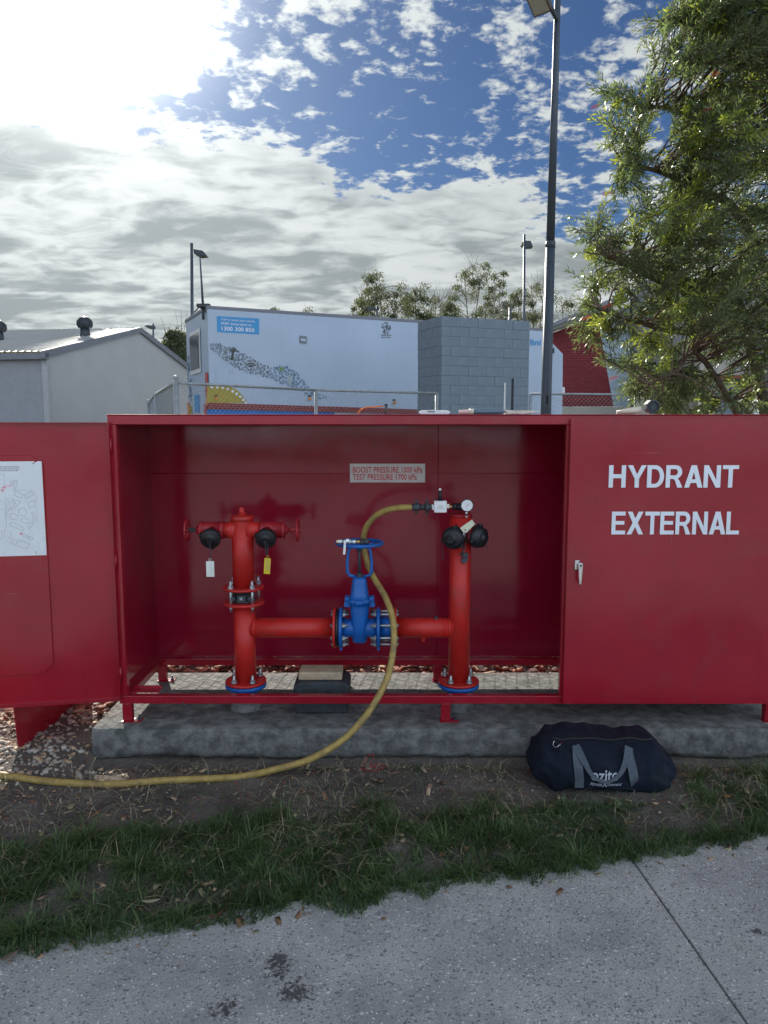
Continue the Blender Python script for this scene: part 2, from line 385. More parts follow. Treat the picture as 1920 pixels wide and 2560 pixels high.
M_redthread = mk('red_thread', (.45, .02, .04), .7, var=.1)
M_dryleaf = mk('dry_leaf', (.22, .13, .07), .8, var=.3, vs=20)

def mk_path():
    m = bpy.data.materials.new('exposed_aggregate_concrete'); m.use_nodes = True; t = NT(m.node_tree)
    V = t.n('ShaderNodeTexCoord').outputs['Object']
    wv = t.n('ShaderNodeVectorMath', operation='ADD'); t.l(V, wv.inputs[0])
    nn = t.n('ShaderNodeTexNoise'); t.l(V, nn.inputs['Vector']); nn.inputs['Scale'].default_value = 60
    sc_ = t.n('ShaderNodeVectorMath', operation='SCALE'); t.l(nn.outputs['Color'], sc_.inputs[0]); sc_.inputs['Scale'].default_value = .010
    t.l(sc_.outputs[0], wv.inputs[1]); W = wv.outputs[0]
    col = None; hgt = None
    base = t.mix(t.smooth(t.noise(V, 2.2, 6, .65), .3, .7), (.33,.33,.335), (.60,.59,.575))
    base = t.mix(t.math('MULTIPLY', t.smooth(t.noise(V, 190, 4, .7), .42, .62), .55), base, (.21,.21,.22))
    for sc, thr, ax, ay in ((36, .30, 1, 1.9), (44, .30, 2.0, 1), (70, .34, 1, 1.3), (120, .38, 1, 1)):
        mp = t.n('ShaderNodeMapping'); t.l(W, mp.inputs[0]); mp.inputs['Scale'].default_value = (ax, ay, 1); mp.inputs['Rotation'].default_value = (0, 0, .5*ax)
        vo = t.n('ShaderNodeTexVoronoi'); t.l(mp.outputs[0], vo.inputs['Vector']); vo.inputs['Scale'].default_value = sc
        sp = t.n('ShaderNodeSeparateColor'); t.l(vo.outputs['Color'], sp.inputs[0])
        inside = t.smooth(vo.outputs['Distance'], thr, thr - .07)
        pick = t.smooth(sp.outputs[0], *((.66, .70) if sc < 60 else (.50, .54)))
        f = t.math('MULTIPLY', inside, pick)
        pc = t.ramp(sp.outputs[1], [(0, (.16,.165,.175)), (.22, (.24,.24,.245)), (.45, (.40,.385,.36)), (.62, (.55,.545,.53)), (.80, (.78,.78,.77))], 'CONSTANT')
        base = t.mix(t.math('MULTIPLY', f, .9), base, pc)
        hgt = f if hgt is None else t.math('MAXIMUM', hgt, f)
    # oily dark blotches where things have dripped
    st = None
    for (x, y, r) in STAINS:
        d = t.n('ShaderNodeVectorMath', operation='DISTANCE'); t.l(V, d.inputs[0]); d.inputs[1].default_value = (x, y, 0)
        q = t.math('SUBTRACT', 1.0, t.math('DIVIDE', d.outputs['Value'], r))
        q = t.math('ADD', q, t.math('MULTIPLY', t.math('SUBTRACT', t.noise(V, 30, 7, .72, 1.5), .5), 4.6))
        q = t.smooth(q, .55, .8); st = q if st is None else t.math('MAXIMUM', st, q)
    base = t.mix(t.math('MULTIPLY', st, .82), base, (.025,.022,.022))
    # dirt washed over from the soil
    base = t.mix(t.math('MULTIPLY', t.smooth(t.noise(V, 1.1, 8, .7), .52, .72), .42), base, (.15,.14,.125))
    b = t.n('ShaderNodeBsdfPrincipled'); t.l(base, b.inputs['Base Color']); b.inputs['Roughness'].default_value = .78
    bn = t.n('ShaderNodeBump'); bn.inputs['Distance'].default_value = .004; bn.inputs['Strength'].default_value = .9
    t.l(t.math('ADD', t.math('MULTIPLY', hgt, .6), t.noise(V, 90, 4)), bn.inputs['Height']); t.l(bn.outputs[0], b.inputs['Normal'])
    o = t.n('ShaderNodeOutputMaterial'); t.l(b.outputs[0], o.inputs[0]); return m

def mk_soil(name, a, b_, c, sc=6):
    m = bpy.data.materials.new(name); m.use_nodes = True; t = NT(m.node_tree)
    V = t.n('ShaderNodeTexCoord').outputs['Object']
    k = t.mix(t.smooth(t.noise(V, sc, 8, .7, .3), .35, .65), a, b_)
    k = t.mix(t.math('MULTIPLY', t.smooth(t.noise(V, 1.7, 5, .6), .45, .65), .6), k, c)
    k = t.mix(t.math('MULTIPLY', t.smooth(t.noise(V, 130, 3, .6), .55, .68), .5), k, tuple(min(1, x*1.9) for x in b_))
    p = t.n('ShaderNodeBsdfPrincipled'); t.l(k, p.inputs['Base Color']); p.inputs['Roughness'].default_value = .95; p.inputs['Specular IOR Level'].default_value = .2
    bn = t.n('ShaderNodeBump'); bn.inputs['Distance'].default_value = .02
    t.l(t.math('ADD', t.noise(V, 26, 8, .7), t.math('MULTIPLY', t.noise(V, 140, 4), .25)), bn.inputs['Height']); t.l(bn.outputs[0], p.inputs['Normal'])
    o = t.n('ShaderNodeOutputMaterial'); t.l(p.outputs[0], o.inputs[0]); return m

def mk_brickwall():
    m = bpy.data.materials.new('maroon_painted_brickwork'); m.use_nodes = True; t = NT(m.node_tree)
    V = t.n('ShaderNodeTexCoord').outputs['Object']; s = t.n('ShaderNodeSeparateXYZ'); t.l(V, s.inputs[0])
    c2 = t.n('ShaderNodeCombineXYZ'); t.l(s.outputs[0], c2.inputs[0]); t.l(s.outputs[2], c2.inputs[1])
    br = t.n('ShaderNodeTexBrick'); t.l(c2.outputs[0], br.inputs[0])
    br.inputs['Scale'].default_value = 1; br.inputs['Brick Width'].default_value = .24; br.inputs['Row Height'].default_value = .086
    br.inputs['Mortar Size'].default_value = .009; br.inputs['Mortar Smooth'].default_value = .3
    br.inputs['Color1'].default_value = (.20,.018,.028,1); br.inputs['Color2'].default_value = (.25,.026,.036,1); br.inputs['Mortar'].default_value = (.11,.010,.016,1)
    p = t.n('ShaderNodeBsdfPrincipled'); t.l(br.outputs[0], p.inputs[0]); p.inputs['Roughness'].default_value = .7
    bn = t.n('ShaderNodeBump'); bn.inputs['Distance'].default_value = .02; bn.invert = True; t.l(br.outputs['Fac'], bn.inputs['Height']); t.l(bn.outputs[0], p.inputs['Normal'])
    o = t.n('ShaderNodeOutputMaterial'); t.l(p.outputs[0], o.inputs[0]); return m

STAINS = [(*G(1290/1659*960, 1700+1290*.5787, 0)[:2], .001)]
STAINS = [(G(695, 2400)[0], G(695, 2400)[1], .080), (G(700, 2435)[0], G(700, 2435)[1], .065), (G(740, 2485)[0], G(740, 2485)[1], .09), (G(560, 2520)[0], G(560, 2520)[1], .07), (G(1900, 2330)[0], G(1900, 2330)[1], .03)]
M_path = mk_path()
M_soil = mk_soil('grey_brown_soil', (.085,.074,.067), (.155,.138,.125), (.20,.18,.163))
M_far = mk_soil('rough_lawn_ground', (.09,.10,.05), (.16,.15,.09), (.22,.19,.13), 2)
M_brickw = mk_brickwall()

# ------------------------------------------------------------------ ground
gb = MB()                                   # one wide sheet out to the horizon, with the worked ground set into it
X0, X1, Y0, Y1 = -6.0, 6.5, 1.2, 6.4
Z = -.075
gb.add([(-900,-900,Z),(900,-900,Z),(900,1500,Z),(-900,1500,Z)], [(0,1,2,3)])
struct('ground', gb, M_far)

EA, EB = G(250, 2335), G(1920, 2085)        # the path's far edge
def edge_y(x): return EA.y + (EB.y-EA.y)*(x-EA.x)/(EB.x-EA.x)
def wob(x): return .035*noise.noise(Vector((x*2.3, 4.1, 0))) + .02*noise.noise(Vector((x*8, 1.1, 0)))
def soil_z(x, y):
    d = y - edge_y(x)
    z = -.030 + .05*min(1, max(0, d)/.35) if d > -.1 else -.03
    z += .016*noise.noise(Vector((x*2.1, y*2.1, .3))) + .008*noise.noise(Vector((x*7, y*7, 2.3))) + .004*noise.noise(Vector((x*19, y*19, 5.3)))
    z -= .055*math.exp(-((y-3.53)/.12)**2) * (1 if -1.45 < x < 2.6 else 0)
    if y > 4.4: z += .10*min(1, (y-4.4)/.25)
    return z
nx, ny = 300, 190
sb = MB(); vs = []
xs = np.linspace(X0, X1, nx); ys = 2.0 + (np.linspace(0, 1, ny)**1.4)*5.2
for y in ys:
    for x in xs: vs.append((x, y, soil_z(x, y)))
sb.add(vs, [(j*nx+i, j*nx+i+1, (j+1)*nx+i+1, (j+1)*nx+i) for j in range(ny-1) for i in range(nx-1)], True)
struct('soil_ground', sb, M_soil)

# path of two cast panels with a joint between them
JA, JB = G(1588, 2160), G(1880, 2575)
jd = (JB-JA).normalized(); jn = Vector((jd.y, -jd.x, 0)); jn = jn if jn.x > 0 else -jn
def jp(t, side): q = JA + jd*t + jn*side*.0035; return (q.x, q.y, 0)
path = bpy.data.objects.new('path', None); COL.objects.link(path); path['kind'] = 'structure'
def panel(pts):
    mb = MB(); mb.prism([(p[0], p[1], 0) for p in pts], (0, 0, -.07)); return mb
tfar = -(jp(0,0)[1]-edge_y(JA.x))
L = [(x, edge_y(x)+wob(x)+.02) for x in np.linspace(-7.5, JA.x-.02, 60)]
a0 = jp(-.03, -1); b0 = jp(18.0, -1)  # panels lengthened out of view behind the camera to grey the cabinet's reflections
obj('path_panel', panel([(-7.5, b0[1]), (b0[0], b0[1]), (a0[0], a0[1])] + list(reversed(L))), M_path, path, bevel=.003)
Rr = [(x, edge_y(x)+wob(x)+.02) for x in np.linspace(JA.x+.02, 8.5, 60)]
a1 = jp(-.03, 1); b1 = jp(18.0, 1)
obj('path_panel', panel([(b1[0], b1[1]), (b1[0]+11, b1[1]), (8.5, 0.0)] + list(reversed(Rr)) + [(a1[0], a1[1])]), M_path, path, bevel=.003)

# concrete plinth the cabinet is bolted to
SX0, SX1, SY0, SY1, SZ = -1.475, 2.55, 3.575, 4.43, .14
cb_ = MB(); nx = 190; prof = []
rows = [(SY1, SZ), (4.1, SZ), (3.8, SZ), (SY0+.012, SZ), (SY0+.004, SZ-.003), (SY0, SZ-.011), (SY0, .10), (SY0, .06), (SY0, .02), (SY0+.004, -.002), (SY0+.06, -.012), (SY0+.4, -.02)]
vs = []
for k, (y, z) in enumerate(rows):
    for i in range(nx):
        x = SX0 + (SX1-SX0)*i/(nx-1)
        n1 = noise.noise(Vector((x*9, z*9, k*.4))); n2 = noise.noise(Vector((x*3.1, 7, 0)))
        yy, zz = y, z
        if 3 <= k <= 9: yy += .006*n1 + .004*noise.noise(Vector((x*40, z*40, 1)))
        if k >= 8: zz += .018*n2 + .010*noise.noise(Vector((x*14, 3, 1))) - .004
        if k < 4: zz += .0015*noise.noise(Vector((x*6, y*6, 0)))
        vs.append((x, yy, zz))
cb_.add(vs, [(k*nx+i, (k+1)*nx+i, (k+1)*nx+i+1, k*nx+i+1) for k in range(len(rows)-1) for i in range(nx-1)], True)
m = len(rows); cb_.add([vs[k*nx] for k in range(m)], [tuple(range(m))]); cb_.add([vs[k*nx+nx-1] for k in range(m)], [tuple(reversed(range(m)))])
struct('concrete_plinth', cb_, M_concrete)

# ------------------------------------------------------------------ red steel cabinet
XL, XR, YF, YB, ZT, ZB = -1.36, 2.02, 3.66, 4.31, 1.712, .24
cab = thing('hydrant_cabinet', 'long red steel fire hydrant cabinet with its left half open on short legs', 'cabinet', ((XL+XR)/2, (YF+YB)/2, SZ))
b = MB(); b.box((XL-.004, YF-.004, ZT), (XR+.004, YB+.01, ZT+.004)); b.box((XL+.05, YF+.05, ZT-.004), (XR-.05, YB-.04, ZT-.0005))
obj('roof_panel', b, M_red, cab, bevel=.0015)
obj('fascia', MB().box((XL, YF, ZT-.046), (XR, YF+.04, ZT-.0005)), M_red, cab, bevel=.003)
obj('corner_post', MB().box((XL, YF, ZB+.042), (XL+.042, YF+.04, ZT-.0465)), M_red, cab, bevel=.003)
obj('corner_post', MB().box((XR-.042, YF, ZB+.042), (XR, YF+.04, ZT-.0465)), M_red, cab, bevel=.003)
obj('corner_post', MB().box((.90, YF+.002, ZB+.042), (.935, YF+.036, ZT-.0465)), M_red, cab, bevel=.003)
obj('front_rail', MB().box((XL, YF, ZB), (XR, YF+.04, ZB+.0415)), M_red, cab, bevel=.003)
obj('rear_rail', MB().box((XL, YB-.04, ZB), (XR, YB, ZB+.040)), M_red, cab, bevel=.003)
for x in (XL, XR-.04): obj('side_rail', MB().box((x, YF+.0405, ZB), (x+.04, YB-.0405, ZB+.0395)), M_red, cab, bevel=.003)
for x in (XL, XR-.003): obj('side_panel', MB().box((x, YF+.0405, ZB+.040), (x+.003, YB-.0035, ZT-.001)), M_redin, cab)
XS, ZS = .315, 1.384
for (xa, xb) in ((XL, XS-.0015), (XS+.0015, XR)):
    for (za, zb) in ((ZB+.0405, ZS-.0012), (ZS+.0012, ZT-.001)):
        nb = MB(); n_ = 24; vs = []
        for j in range(n_):
            for i in range(n_):
                u, v = i/(n_-1), j/(n_-1)
                bulge = .0022*math.sin(math.pi*u)*math.sin(math.pi*v)*(1 + .6*math.sin(5*u+3*v))
                vs.append((xa+(xb-xa)*u, YB-.003-bulge, za+(zb-za)*v))
        nb.add(vs, [(j*n_+i, j*n_+i+1, (j+1)*n_+i+1, (j+1)*n_+i) for j in range(n_-1) for i in range(n_-1)], True)
        obj('back_panel', nb, M_redin, cab)
obj('back_sheet', MB().box((XL+.001, YB-.0015, ZB+.0405), (XR-.001, YB+.001, ZT-.001)), M_red, cab)
obj('seam_strip', MB().cyl((XS, YB-.0035, ZB+.05), (XS, YB-.0035, ZT-.01), .0022, 6).cyl((XL+.01, YB-.0035, ZS), (XR-.01, YB-.0035, ZS), .0020, 6), M_redin, cab)
obj('door_stop', MB().box((XL+.043, YF+.044, ZB+.0425), (XL+.19, YF+.10, ZB+.048)).box((XL+.043, YF+.097, ZB+.0482), (XL+.19, YF+.10, ZB+.062)), M_red, cab)
leg0 = None
for x in (XL+.035, .318, XR-.03):
    for y in (YF+.024, YB-.022):
        if leg0 is None:
            leg0 = obj('leg', MB().box((x-.024, y-.02, SZ+.006), (x+.024, y+.02, ZB-.0005)), M_red, cab, bevel=.003, origin=(x, y, SZ))
            fp = MB(); fp.box((x-.030, y-.026, SZ+.0005), (x+.070, y+.026, SZ+.005)); plate0 = obj('foot_plate', fp, M_red, leg0, origin=(x, y, SZ)); plate0.location = (0,0,0)
            bo = MB().hexa((x+.055, y, SZ+.006), (x+.055, y, SZ+.016), .010).cyl((x+.055, y, SZ+.016), (x+.055, y, SZ+.032), .005, 8)
            bolt0 = obj('bolt', bo, M_castgrey, leg0, origin=(x, y, SZ)); bolt0.location = (0,0,0)
        else:
            lg = copy_at(leg0, (x, y, SZ), cab)
            for s in (plate0, bolt0): c = s.copy(); COL.objects.link(c); c.parent = lg; c.location = (0,0,0)

# closed right door
DX0, DX1, DZ0, DZ1, DY = .912, 1.995, .252, 1.692, YF-.030
d2 = MB(); n_ = 30; vs = []
for j in range(n_):
    for i in range(n_):
        u, v = i/(n_-1), j/(n_-1)
        s_ = min(1, 6*min(u, 1-u))*min(1, 6*min(v, 1-v))
        vs.append((DX0+(DX1-DX0)*u, DY + .0028*s_*noise.noise(Vector((u*2.4, v*3.0, 1.7))), DZ0+(DZ1-DZ0)*v))
d2.add(vs, [(j*n_+i, j*n_+i+1, (j+1)*n_+i+1, (j+1)*n_+i) for j in range(n_-1) for i in range(n_-1)], True)
d2.box((DX0, DY+.0002, DZ0), (DX0+.002, YF-.003, DZ1)); d2.box((DX1-.002, DY+.0002, DZ0), (DX1, YF-.003, DZ1))
d2.box((DX0+.0022, DY+.0002, DZ1-.002), (DX1-.0022, YF-.003, DZ1)); d2.box((DX0+.0022, DY+.0002, DZ0), (DX1-.0022, YF-.003, DZ0+.002))
door2 = obj('closed_door', d2, M_red, cab, label='closed red right-hand door with white lettering and a chrome handle')
def place_text(body, p_ll, p_ur, Y, mat, parent, name='lettering', bold=0, **kw):
    a = P(*p_ll, Y); c = P(*p_ur, Y); mb = text_mb(body, c.x-a.x, c.z-a.z, bold, **kw)
    mb.v = [(v[0]+a.x, Y+v[1], v[2]+a.z) for v in mb.v]; return obj(name, mb, mat, parent)
def block_word(body, ll, ur):
    a = P(*ll, DY-.0032); c = P(*ur, DY-.0032); mb = block_text(body); mb.v = [(a.x+v[0]*(c.x-a.x), DY-.0032+v[1], a.z+v[2]*(c.z-a.z)) for v in mb.v]
    obj('lettering', mb, M_letter, door2)
block_word('HYDRANT', (1521, 1219), (1848, 1163)); block_word('EXTERNAL', (1528, 1336), (1850, 1279))
hp = P(1444, 1404, DY); h = MB()
h.prism([(hp.x-.017, DY-.014, hp.z+.008), (hp.x+.006, DY-.014, hp.z+.010), (hp.x+.009, DY-.014, hp.z-.012), (hp.x+.009, DY-.014, hp.z-.040), (hp.x-.017, DY-.014, hp.z-.040)], (0,.016,0))
obj('handle_base', h, M_steel, door2, bevel=.003)
h = MB(); hx, hz = P(1450, 1410, DY-.02).x, P(1450, 1412, DY-.02).z
prof = [(-.011, .005), (-.006, .013), (.005, .013), (.011, .006), (.0115, -.008), (.009, -.060), (.006, -.098), (-.005, -.098), (-.009, -.060), (-.0115, -.008)]
h.prism([(hx+a_, DY-.038, hz+b_) for a_, b_ in prof], (0, .014, 0)); h.cyl((hx-.002, DY-.026, hz+.001), (hx-.006, DY-.012, hz), .009, 12)
obj('handle', h, M_steel, door2, bevel=.0035)
obj('keyhole', MB().ring((hx, DY-.0385, hz), (0,1,0), .0048, .0012, 14, 6).cyl((hx, DY-.0386, hz), (hx, DY-.037, hz), .0030, 10), M_castgrey, door2)

# open left door, swung past flat; hinge line at HX, HY
HX, HY = XL+.012, YF-.006
ang = R(9.8); du = Vector((-math.cos(ang), -math.sin(ang), 0)); dn = Vector((math.sin(ang)*-1, math.cos(ang), 0)); dn = Vector((-du.y, du.x, 0)); dn = dn if dn.y < 0 else -dn
def dpt(u, z, off=0.0): q = Vector((HX, HY, z)) + du*u + dn*off; return q
LZ0, LZ1, LW = .272, 1.677, 1.10
def dbox(u0, u1, z0, z1, o0, o1):
    return MB().prism([dpt(u0, z0, o0), dpt(u1, z0, o0), dpt(u1, z1, o0), dpt(u0, z1, o0)], dn*(o1-o0))
door1 = obj('open_door', dbox(.0, LW, LZ0, LZ1, -.004, 0), M_red, cab, label='open red left-hand door, inner side showing, with a stiffening plate')
obj('door_edge', dbox(.0, LW, LZ1-.004, LZ1, .0005, .024), M_red, door1); obj('door_edge', dbox(.0, LW, LZ0-.004, LZ0, -.004, .030), M_red, door1)
obj('door_edge', dbox(.0, .004, LZ0+.0002, LZ1-.0045, .0005, .024), M_red, door1)
def dpx(px, py, off=0.0):       # photo pixel -> (u, z) on the door plane
    d = ray(px, py); o = Vector((0,0,CH)); p0 = dpt(0, 0, off); k = (p0-o).dot(dn)/d.dot(dn); q = o+d*k
    return (q-p0).dot(du), q.z
ua, za = dpx(116, 1138); ub, zb = dpx(128, 1683)
us = (ua+ub)/2; c_ = .05
rr = [(us, zb+c_), (us, za-c_), (us+c_, za), (LW-.16-c_, za), (LW-.16, za-c_), (LW-.16, zb+c_), (LW-.16-c_, zb), (us+c_, zb)]
obj('stiffening_plate', MB().prism([dpt(u_, z_, .0005) for u_, z_ in rr], dn*.008), M_red, door1, bevel=.003)
for z_ in (.40, .98, 1.56): obj('hinge', MB().cyl((HX+.004, HY-.006, z_-.04), (HX+.004, HY-.006, z_+.04), .007, 10), M_red, door1)

# laminated site plan on the door
sx0 = dpx(104, 1155, .010)[0]; szt = dpx(104, 1153, .010)[1]; szb = dpx(107, 1388, .010)[1]
sheet_w = .44
plan = thing('site_plan_sheet', 'white laminated block plan sheet screwed to the open left door', 'sign', dpt(sx0, szb, .010))
obj('sheet', MB().prism([dpt(sx0, szb, .0095), dpt(sx0+sheet_w, szb, .0095), dpt(sx0+sheet_w, szt, .0095), dpt(sx0+.035, szt, .0095), dpt(sx0+.028, szt-.006, .0095), dpt(sx0+.018, szt, .0095), dpt(sx0, szt, .0095)], dn*.0015), M_sheet, plan)
def dline(pts, wd=.0011, closed=True, off=.0114):
    mb = MB(); pts = [dpx(x, y, .011) for x, y in pts]
    if closed: pts = pts + [pts[0]]
    for (u0, z0), (u1, z1) in zip(pts, pts[1:]):
        L_ = math.hypot(u1-u0, z1-z0)
        if L_ < 1e-5: continue
        nu, nz = -(z1-z0)/L_*wd/2, (u1-u0)/L_*wd/2
        mb.add([dpt(u0+nu, z0+nz, off), dpt(u1+nu, z1+nz, off), dpt(u1-nu, z1-nz, off), dpt(u0-nu, z0-nz, off)], [(0,1,2,3)])
    return mb
def cpx(x, y): return (x*.3526, 1120 + y*.3526)      # measured in an enlarged crop
dr = MB()
for poly in ([(112,308),(165,330),(150,358),(100,335)], [(170,338),(222,310),(236,332),(182,356)], [(204,384),(246,370),(244,412),(204,424)],
             [(88,368),(150,380),(82,444),(68,432),(112,392),(90,386)], [(132,440),(160,424),(176,432),(190,456),(176,480),(146,478),(130,460)],
             [(70,470),(96,462),(130,486),(122,512),(84,506),(66,490)], [(150,500),(180,492),(208,512),(200,536),(166,530),(148,516)],
             [(72,530),(90,526),(172,570),(166,588),(84,552),(68,548)], [(224,456),(240,454),(252,508),(236,514)], [(200,566),(228,520),(242,530),(212,576)],
             [(128,650),(210,680),(194,716),(112,690)], [(170,612),(200,622),(196,638),(166,628)], [(204,626),(234,634),(230,650),(200,642)],
             [(76,240),(92,236),(92,262),(76,264)], [(104,228),(124,232),(108,300),(96,296)]):
    dr._join(dline([cpx(*p) for p in poly]))
for poly in ([(0,186),(30,188),(32,270)], [(50,620),(108,690),(36,650),(30,600)], [(28,346),(46,356),(46,560),(28,600)], [(0,438),(28,436)], [(96,300),(236,300),(260,350),(262,530)],
             [(0,590),(14,586),(14,640),(0,650)], [(48,590),(80,600),(78,640),(108,648)], [(64,366),(70,420),(58,450),(46,470)], [(0,376),(24,376),(36,392),(36,520)]):
    dr._join(dline([cpx(*p) for p in poly], .0008, False))
obj('plan_drawing', dr, M_ink, plan)
pk = MB()
for cx_, cy_ in ((16,300), (150,607), (28, 280)):
    for k in range(7):
        a_ = k*.9; pk._join(dline([cpx(cx_-16*math.cos(a_), cy_-12*math.sin(a_)), cpx(cx_+16*math.cos(a_), cy_+12*math.sin(a_))], .0008, False))
for yy in (262, 268, 275): pk._join(dline([cpx(34, yy), cpx(82, yy)], .0009, False))
obj('plan_marks', pk, M_inkp, plan, kind='stuff')
for body, x1_, yb, yt, wd in (('LL STATE SCHOOL', 138, 138, 127, .105), ('LOGER, WOONDOONGA', 140, 152, 141, .108), ('LOCATION DIAGRAM', 126, 164, 154, .100)):
    u1_, z0_ = dpx(*cpx(x1_, yb), .011); _, z1_ = dpx(*cpx(x1_, yt), .011)
    mb = text_mb(body, wd, z1_-z0_, .01)
    mb.v = [tuple(dpt(u1_+wd-v[0], z0_+v[2], .0116)) for v in mb.v]; obj('lettering', mb, M_ink, plan)
for px_, py_ in ((84, 1158), (90, 1380)):
    u_, z_ = dpx(px_, py_, .011); obj('screw', MB().cyl(dpt(u_, z_, .010), dpt(u_, z_, .0145), .005, 10), M_steel, plan)

# red plate standing on the gravel behind the open door
pA = P(48, 1886, 3.62); pB = P(230, 1750, 4.36)
pl = MB(); z0a, z0b = pA.z, pB.z+.005
A0 = Vector((pA.x, 3.62, 0)); B0 = Vector((pB.x, 4.36, 0))
pl.prism([(A0.x, A0.y, z0a), (B0.x, B0.y, z0b), (B0.x, B0.y, .75), (A0.x-.035, A0.y, .75)], (-.004, 0, 0))
plate = obj('steel_side_plate', pl, M_red); tag(plate, 'red steel plate standing on the gravel under the open left door', 'steel plate')

# pressure sign
a = P(875, 1206, YB-.006); c = P(1063, 1159, YB-.006)
ps = thing('pressure_sign', 'white sign with red boost and test pressure figures inside the cabinet', 'sign', (a.x, YB-.006, a.z))
obj('sign_plate', MB().box((a.x, YB-.0085, a.z), (c.x, YB-.0065, c.z)), mk('off_white_sign', (.60,.57,.53), .5, var=.05, dirt=(.5,.35,.3), ds=8, damt=.4), ps, bevel=.001)
place_text('BOOST PRESSURE 1000 kPa', (882, 1182), (1056, 1167), YB-.0090, M_redtxt, ps, bold=.012)
place_text('TEST PRESSURE 1700 kPa', (882, 1200), (1042, 1185), YB-.0090, M_redtxt, ps, bold=.012)
for px_, py_ in ((880, 1182), (1056, 1184)):
    q = P(px_, py_, YB-.009); obj('rivet', MB().sphere((q.x, YB-.0088, q.z), .0045, 8, (1,.4,1)), M_zinc, ps)

# ------------------------------------------------------------------ hydrant booster pipework
YP = 3.87
XA, XB, XV = P(609, 1450, YP).x, P(1150, 1420, YP).x, P(899, 1500, YP).x
ZH = .583                                   # height of the horizontal pipe
PR = .0570
rig = thing('hydrant_booster', 'red booster pipework with two risers and a blue gate valve inside the open cabinet', 'hydrant', (XV, YP, SZ))
def flange(x, z, axis, r, t, name, mat, holes=False):
    ax = Vector(axis); b_ = MB(); p = Vector((x, YP, z))
    b_.lathe(p - ax*t/2, ax, [(0, r-.003), (.003, r), (t-.003, r), (t, r-.003)], 36); return obj(name, b_, mat, rig)
bolt_mb = MB().cyl((0,0,0), (0,0,.05), .0075, 8).hexa((0,0,.012), (0,0,.026), .0135).cyl((0,0,.009), (0,0,.012), .017, 12)
bolt_src = None
def put_bolt(p, rot=(0,0,0), scale=1.0, mat=M_zinc, name='bolt'):
    global bolt_src
    if bolt_src is None:
        bolt_src = bpy.data.objects.new('bolt', mesh_of('bolt', bolt_mb, mat)); o = bolt_src
    else: o = bolt_src.copy()
    if o.name not in COL.objects: COL.objects.link(o)
    o.parent = rig; o.location = Vector(p) - root_loc(rig); o.rotation_euler = rot; o.scale = (scale,)*3; return o

# left riser, lower spool, check valve, upper spool
zc0, zc1 = .722, .8045
obj('riser_pipe', MB().cyl((XA, YP, .288), (XA, YP, zc0-.006), PR, 40), M_pipe, rig)
obj('riser_pipe', MB().cyl((XA, YP, zc1+.006), (XA, YP, 1.172), PR, 40), M_pipe, rig)
flange(XA, zc0, (0,0,1), .108, .014, 'coupling_flange', M_pipe); flange(XA, zc1, (0,0,1), .108, .014, 'coupling_flange', M_pipe)
cv = MB().lathe((XA, YP, zc0+.0075), (0,0,1), [(0,.062),(.006,.066),(.010,.058),(.058,.058),(.062,.066),(.067,.062)], 32)
chk = obj('check_valve', cv, M_castgrey, rig)
obj('valve_badge', MB().box((XA-.022, YP-.078, zc0+.020), (XA+.022, YP-.05, zc0+.054)).cyl((XA-.044, YP-.05, zc0+.036), (XA-.044, YP-.074, zc0+.036), .012, 12).cyl((XA+.044, YP-.05, zc0+.036), (XA+.044, YP-.074, zc0+.036), .012, 12), M_castgrey, chk, bevel=.002)
tm = text_mb('TC', .016, .012, .03); tm.v = [(v[0]+XA-.009, YP-.0785, v[2]+zc0+.031) for v in tm.v]; obj('lettering', tm, M_letter, chk)
for a_ in (-130, -50, 40, 140):
    q = (XA+.088*math.cos(R(a_)), YP+.088*math.sin(R(a_)))
    obj('stud', MB().cyl((q[0], q[1], zc0-.016), (q[0], q[1], zc1+.03), .0075, 10), M_zinc, rig)
    put_bolt((q[0], q[1], zc1-.002)); put_bolt((q[0], q[1], zc0+.004), (math.pi, 0, 0), .8)
def base(x):
    flange(x, .288, (0,0,1), .110, .014, 'base_flange', M_pipe)
    b_ = MB().lathe((x, YP, .256), (0,0,1), [(0,.104),(.004,.110),(.018,.110),(.0215,.106)], 36); obj('base_flange', b_, M_blue, rig)
    obj('gasket', MB().cyl((x, YP, .2778), (x, YP, .2807), .104, 32), M_black, rig)
    obj('riser_stub', MB().lathe((x, YP, SZ-.02), (0,0,1), [(0,.063),(.02,.063),(.118,.062)], 32), M_blue, rig)
    obj('grout_collar', MB().lathe((x, YP, SZ-.02), (0,0,1), [(0,.085),(.024,.084),(.062,.072),(.066,.064)], 28), M_concrete, rig)
    for a_ in (-125, -55, 35, 145): put_bolt((x+.086*math.cos(R(a_)), YP+.086*math.sin(R(a_)), .292))
base(XA); base(XB)
# cross pipes
obj('cross_pipe', MB().cyl((XA+.035, YP, ZH), (XV-.142, YP, ZH), .0525, 40).ring((XA+.056, YP, ZH), (1,0,0), .050, .006, 36, 6), M_pipe, rig)
obj('cross_pipe', MB().cyl((XV+.198, YP, ZH), (XB-.035, YP, ZH), .0525, 40).ring((XB-.056, YP, ZH), (1,0,0), .050, .006, 36, 6), M_pipe, rig)
obj('weld_bead', MB().ring((XB-.085, YP, ZH), (1,0,0), .053, .0018, 36, 5), M_pipe, rig)
dx_ = P(1058, 1600, YP).x
obj('drain_boss', MB().cyl((dx_, YP, ZH-.045), (dx_, YP, ZH-.066), .013, 14).cyl((dx_, YP, ZH-.066), (dx_, YP, ZH-.076), .009, 10), M_pipe, rig)
obj('gauge_boss', MB().cyl((XB-.125, YP-.01, ZH+.045), (XB-.125, YP-.01, ZH+.062), .010, 12), M_castgrey, rig)
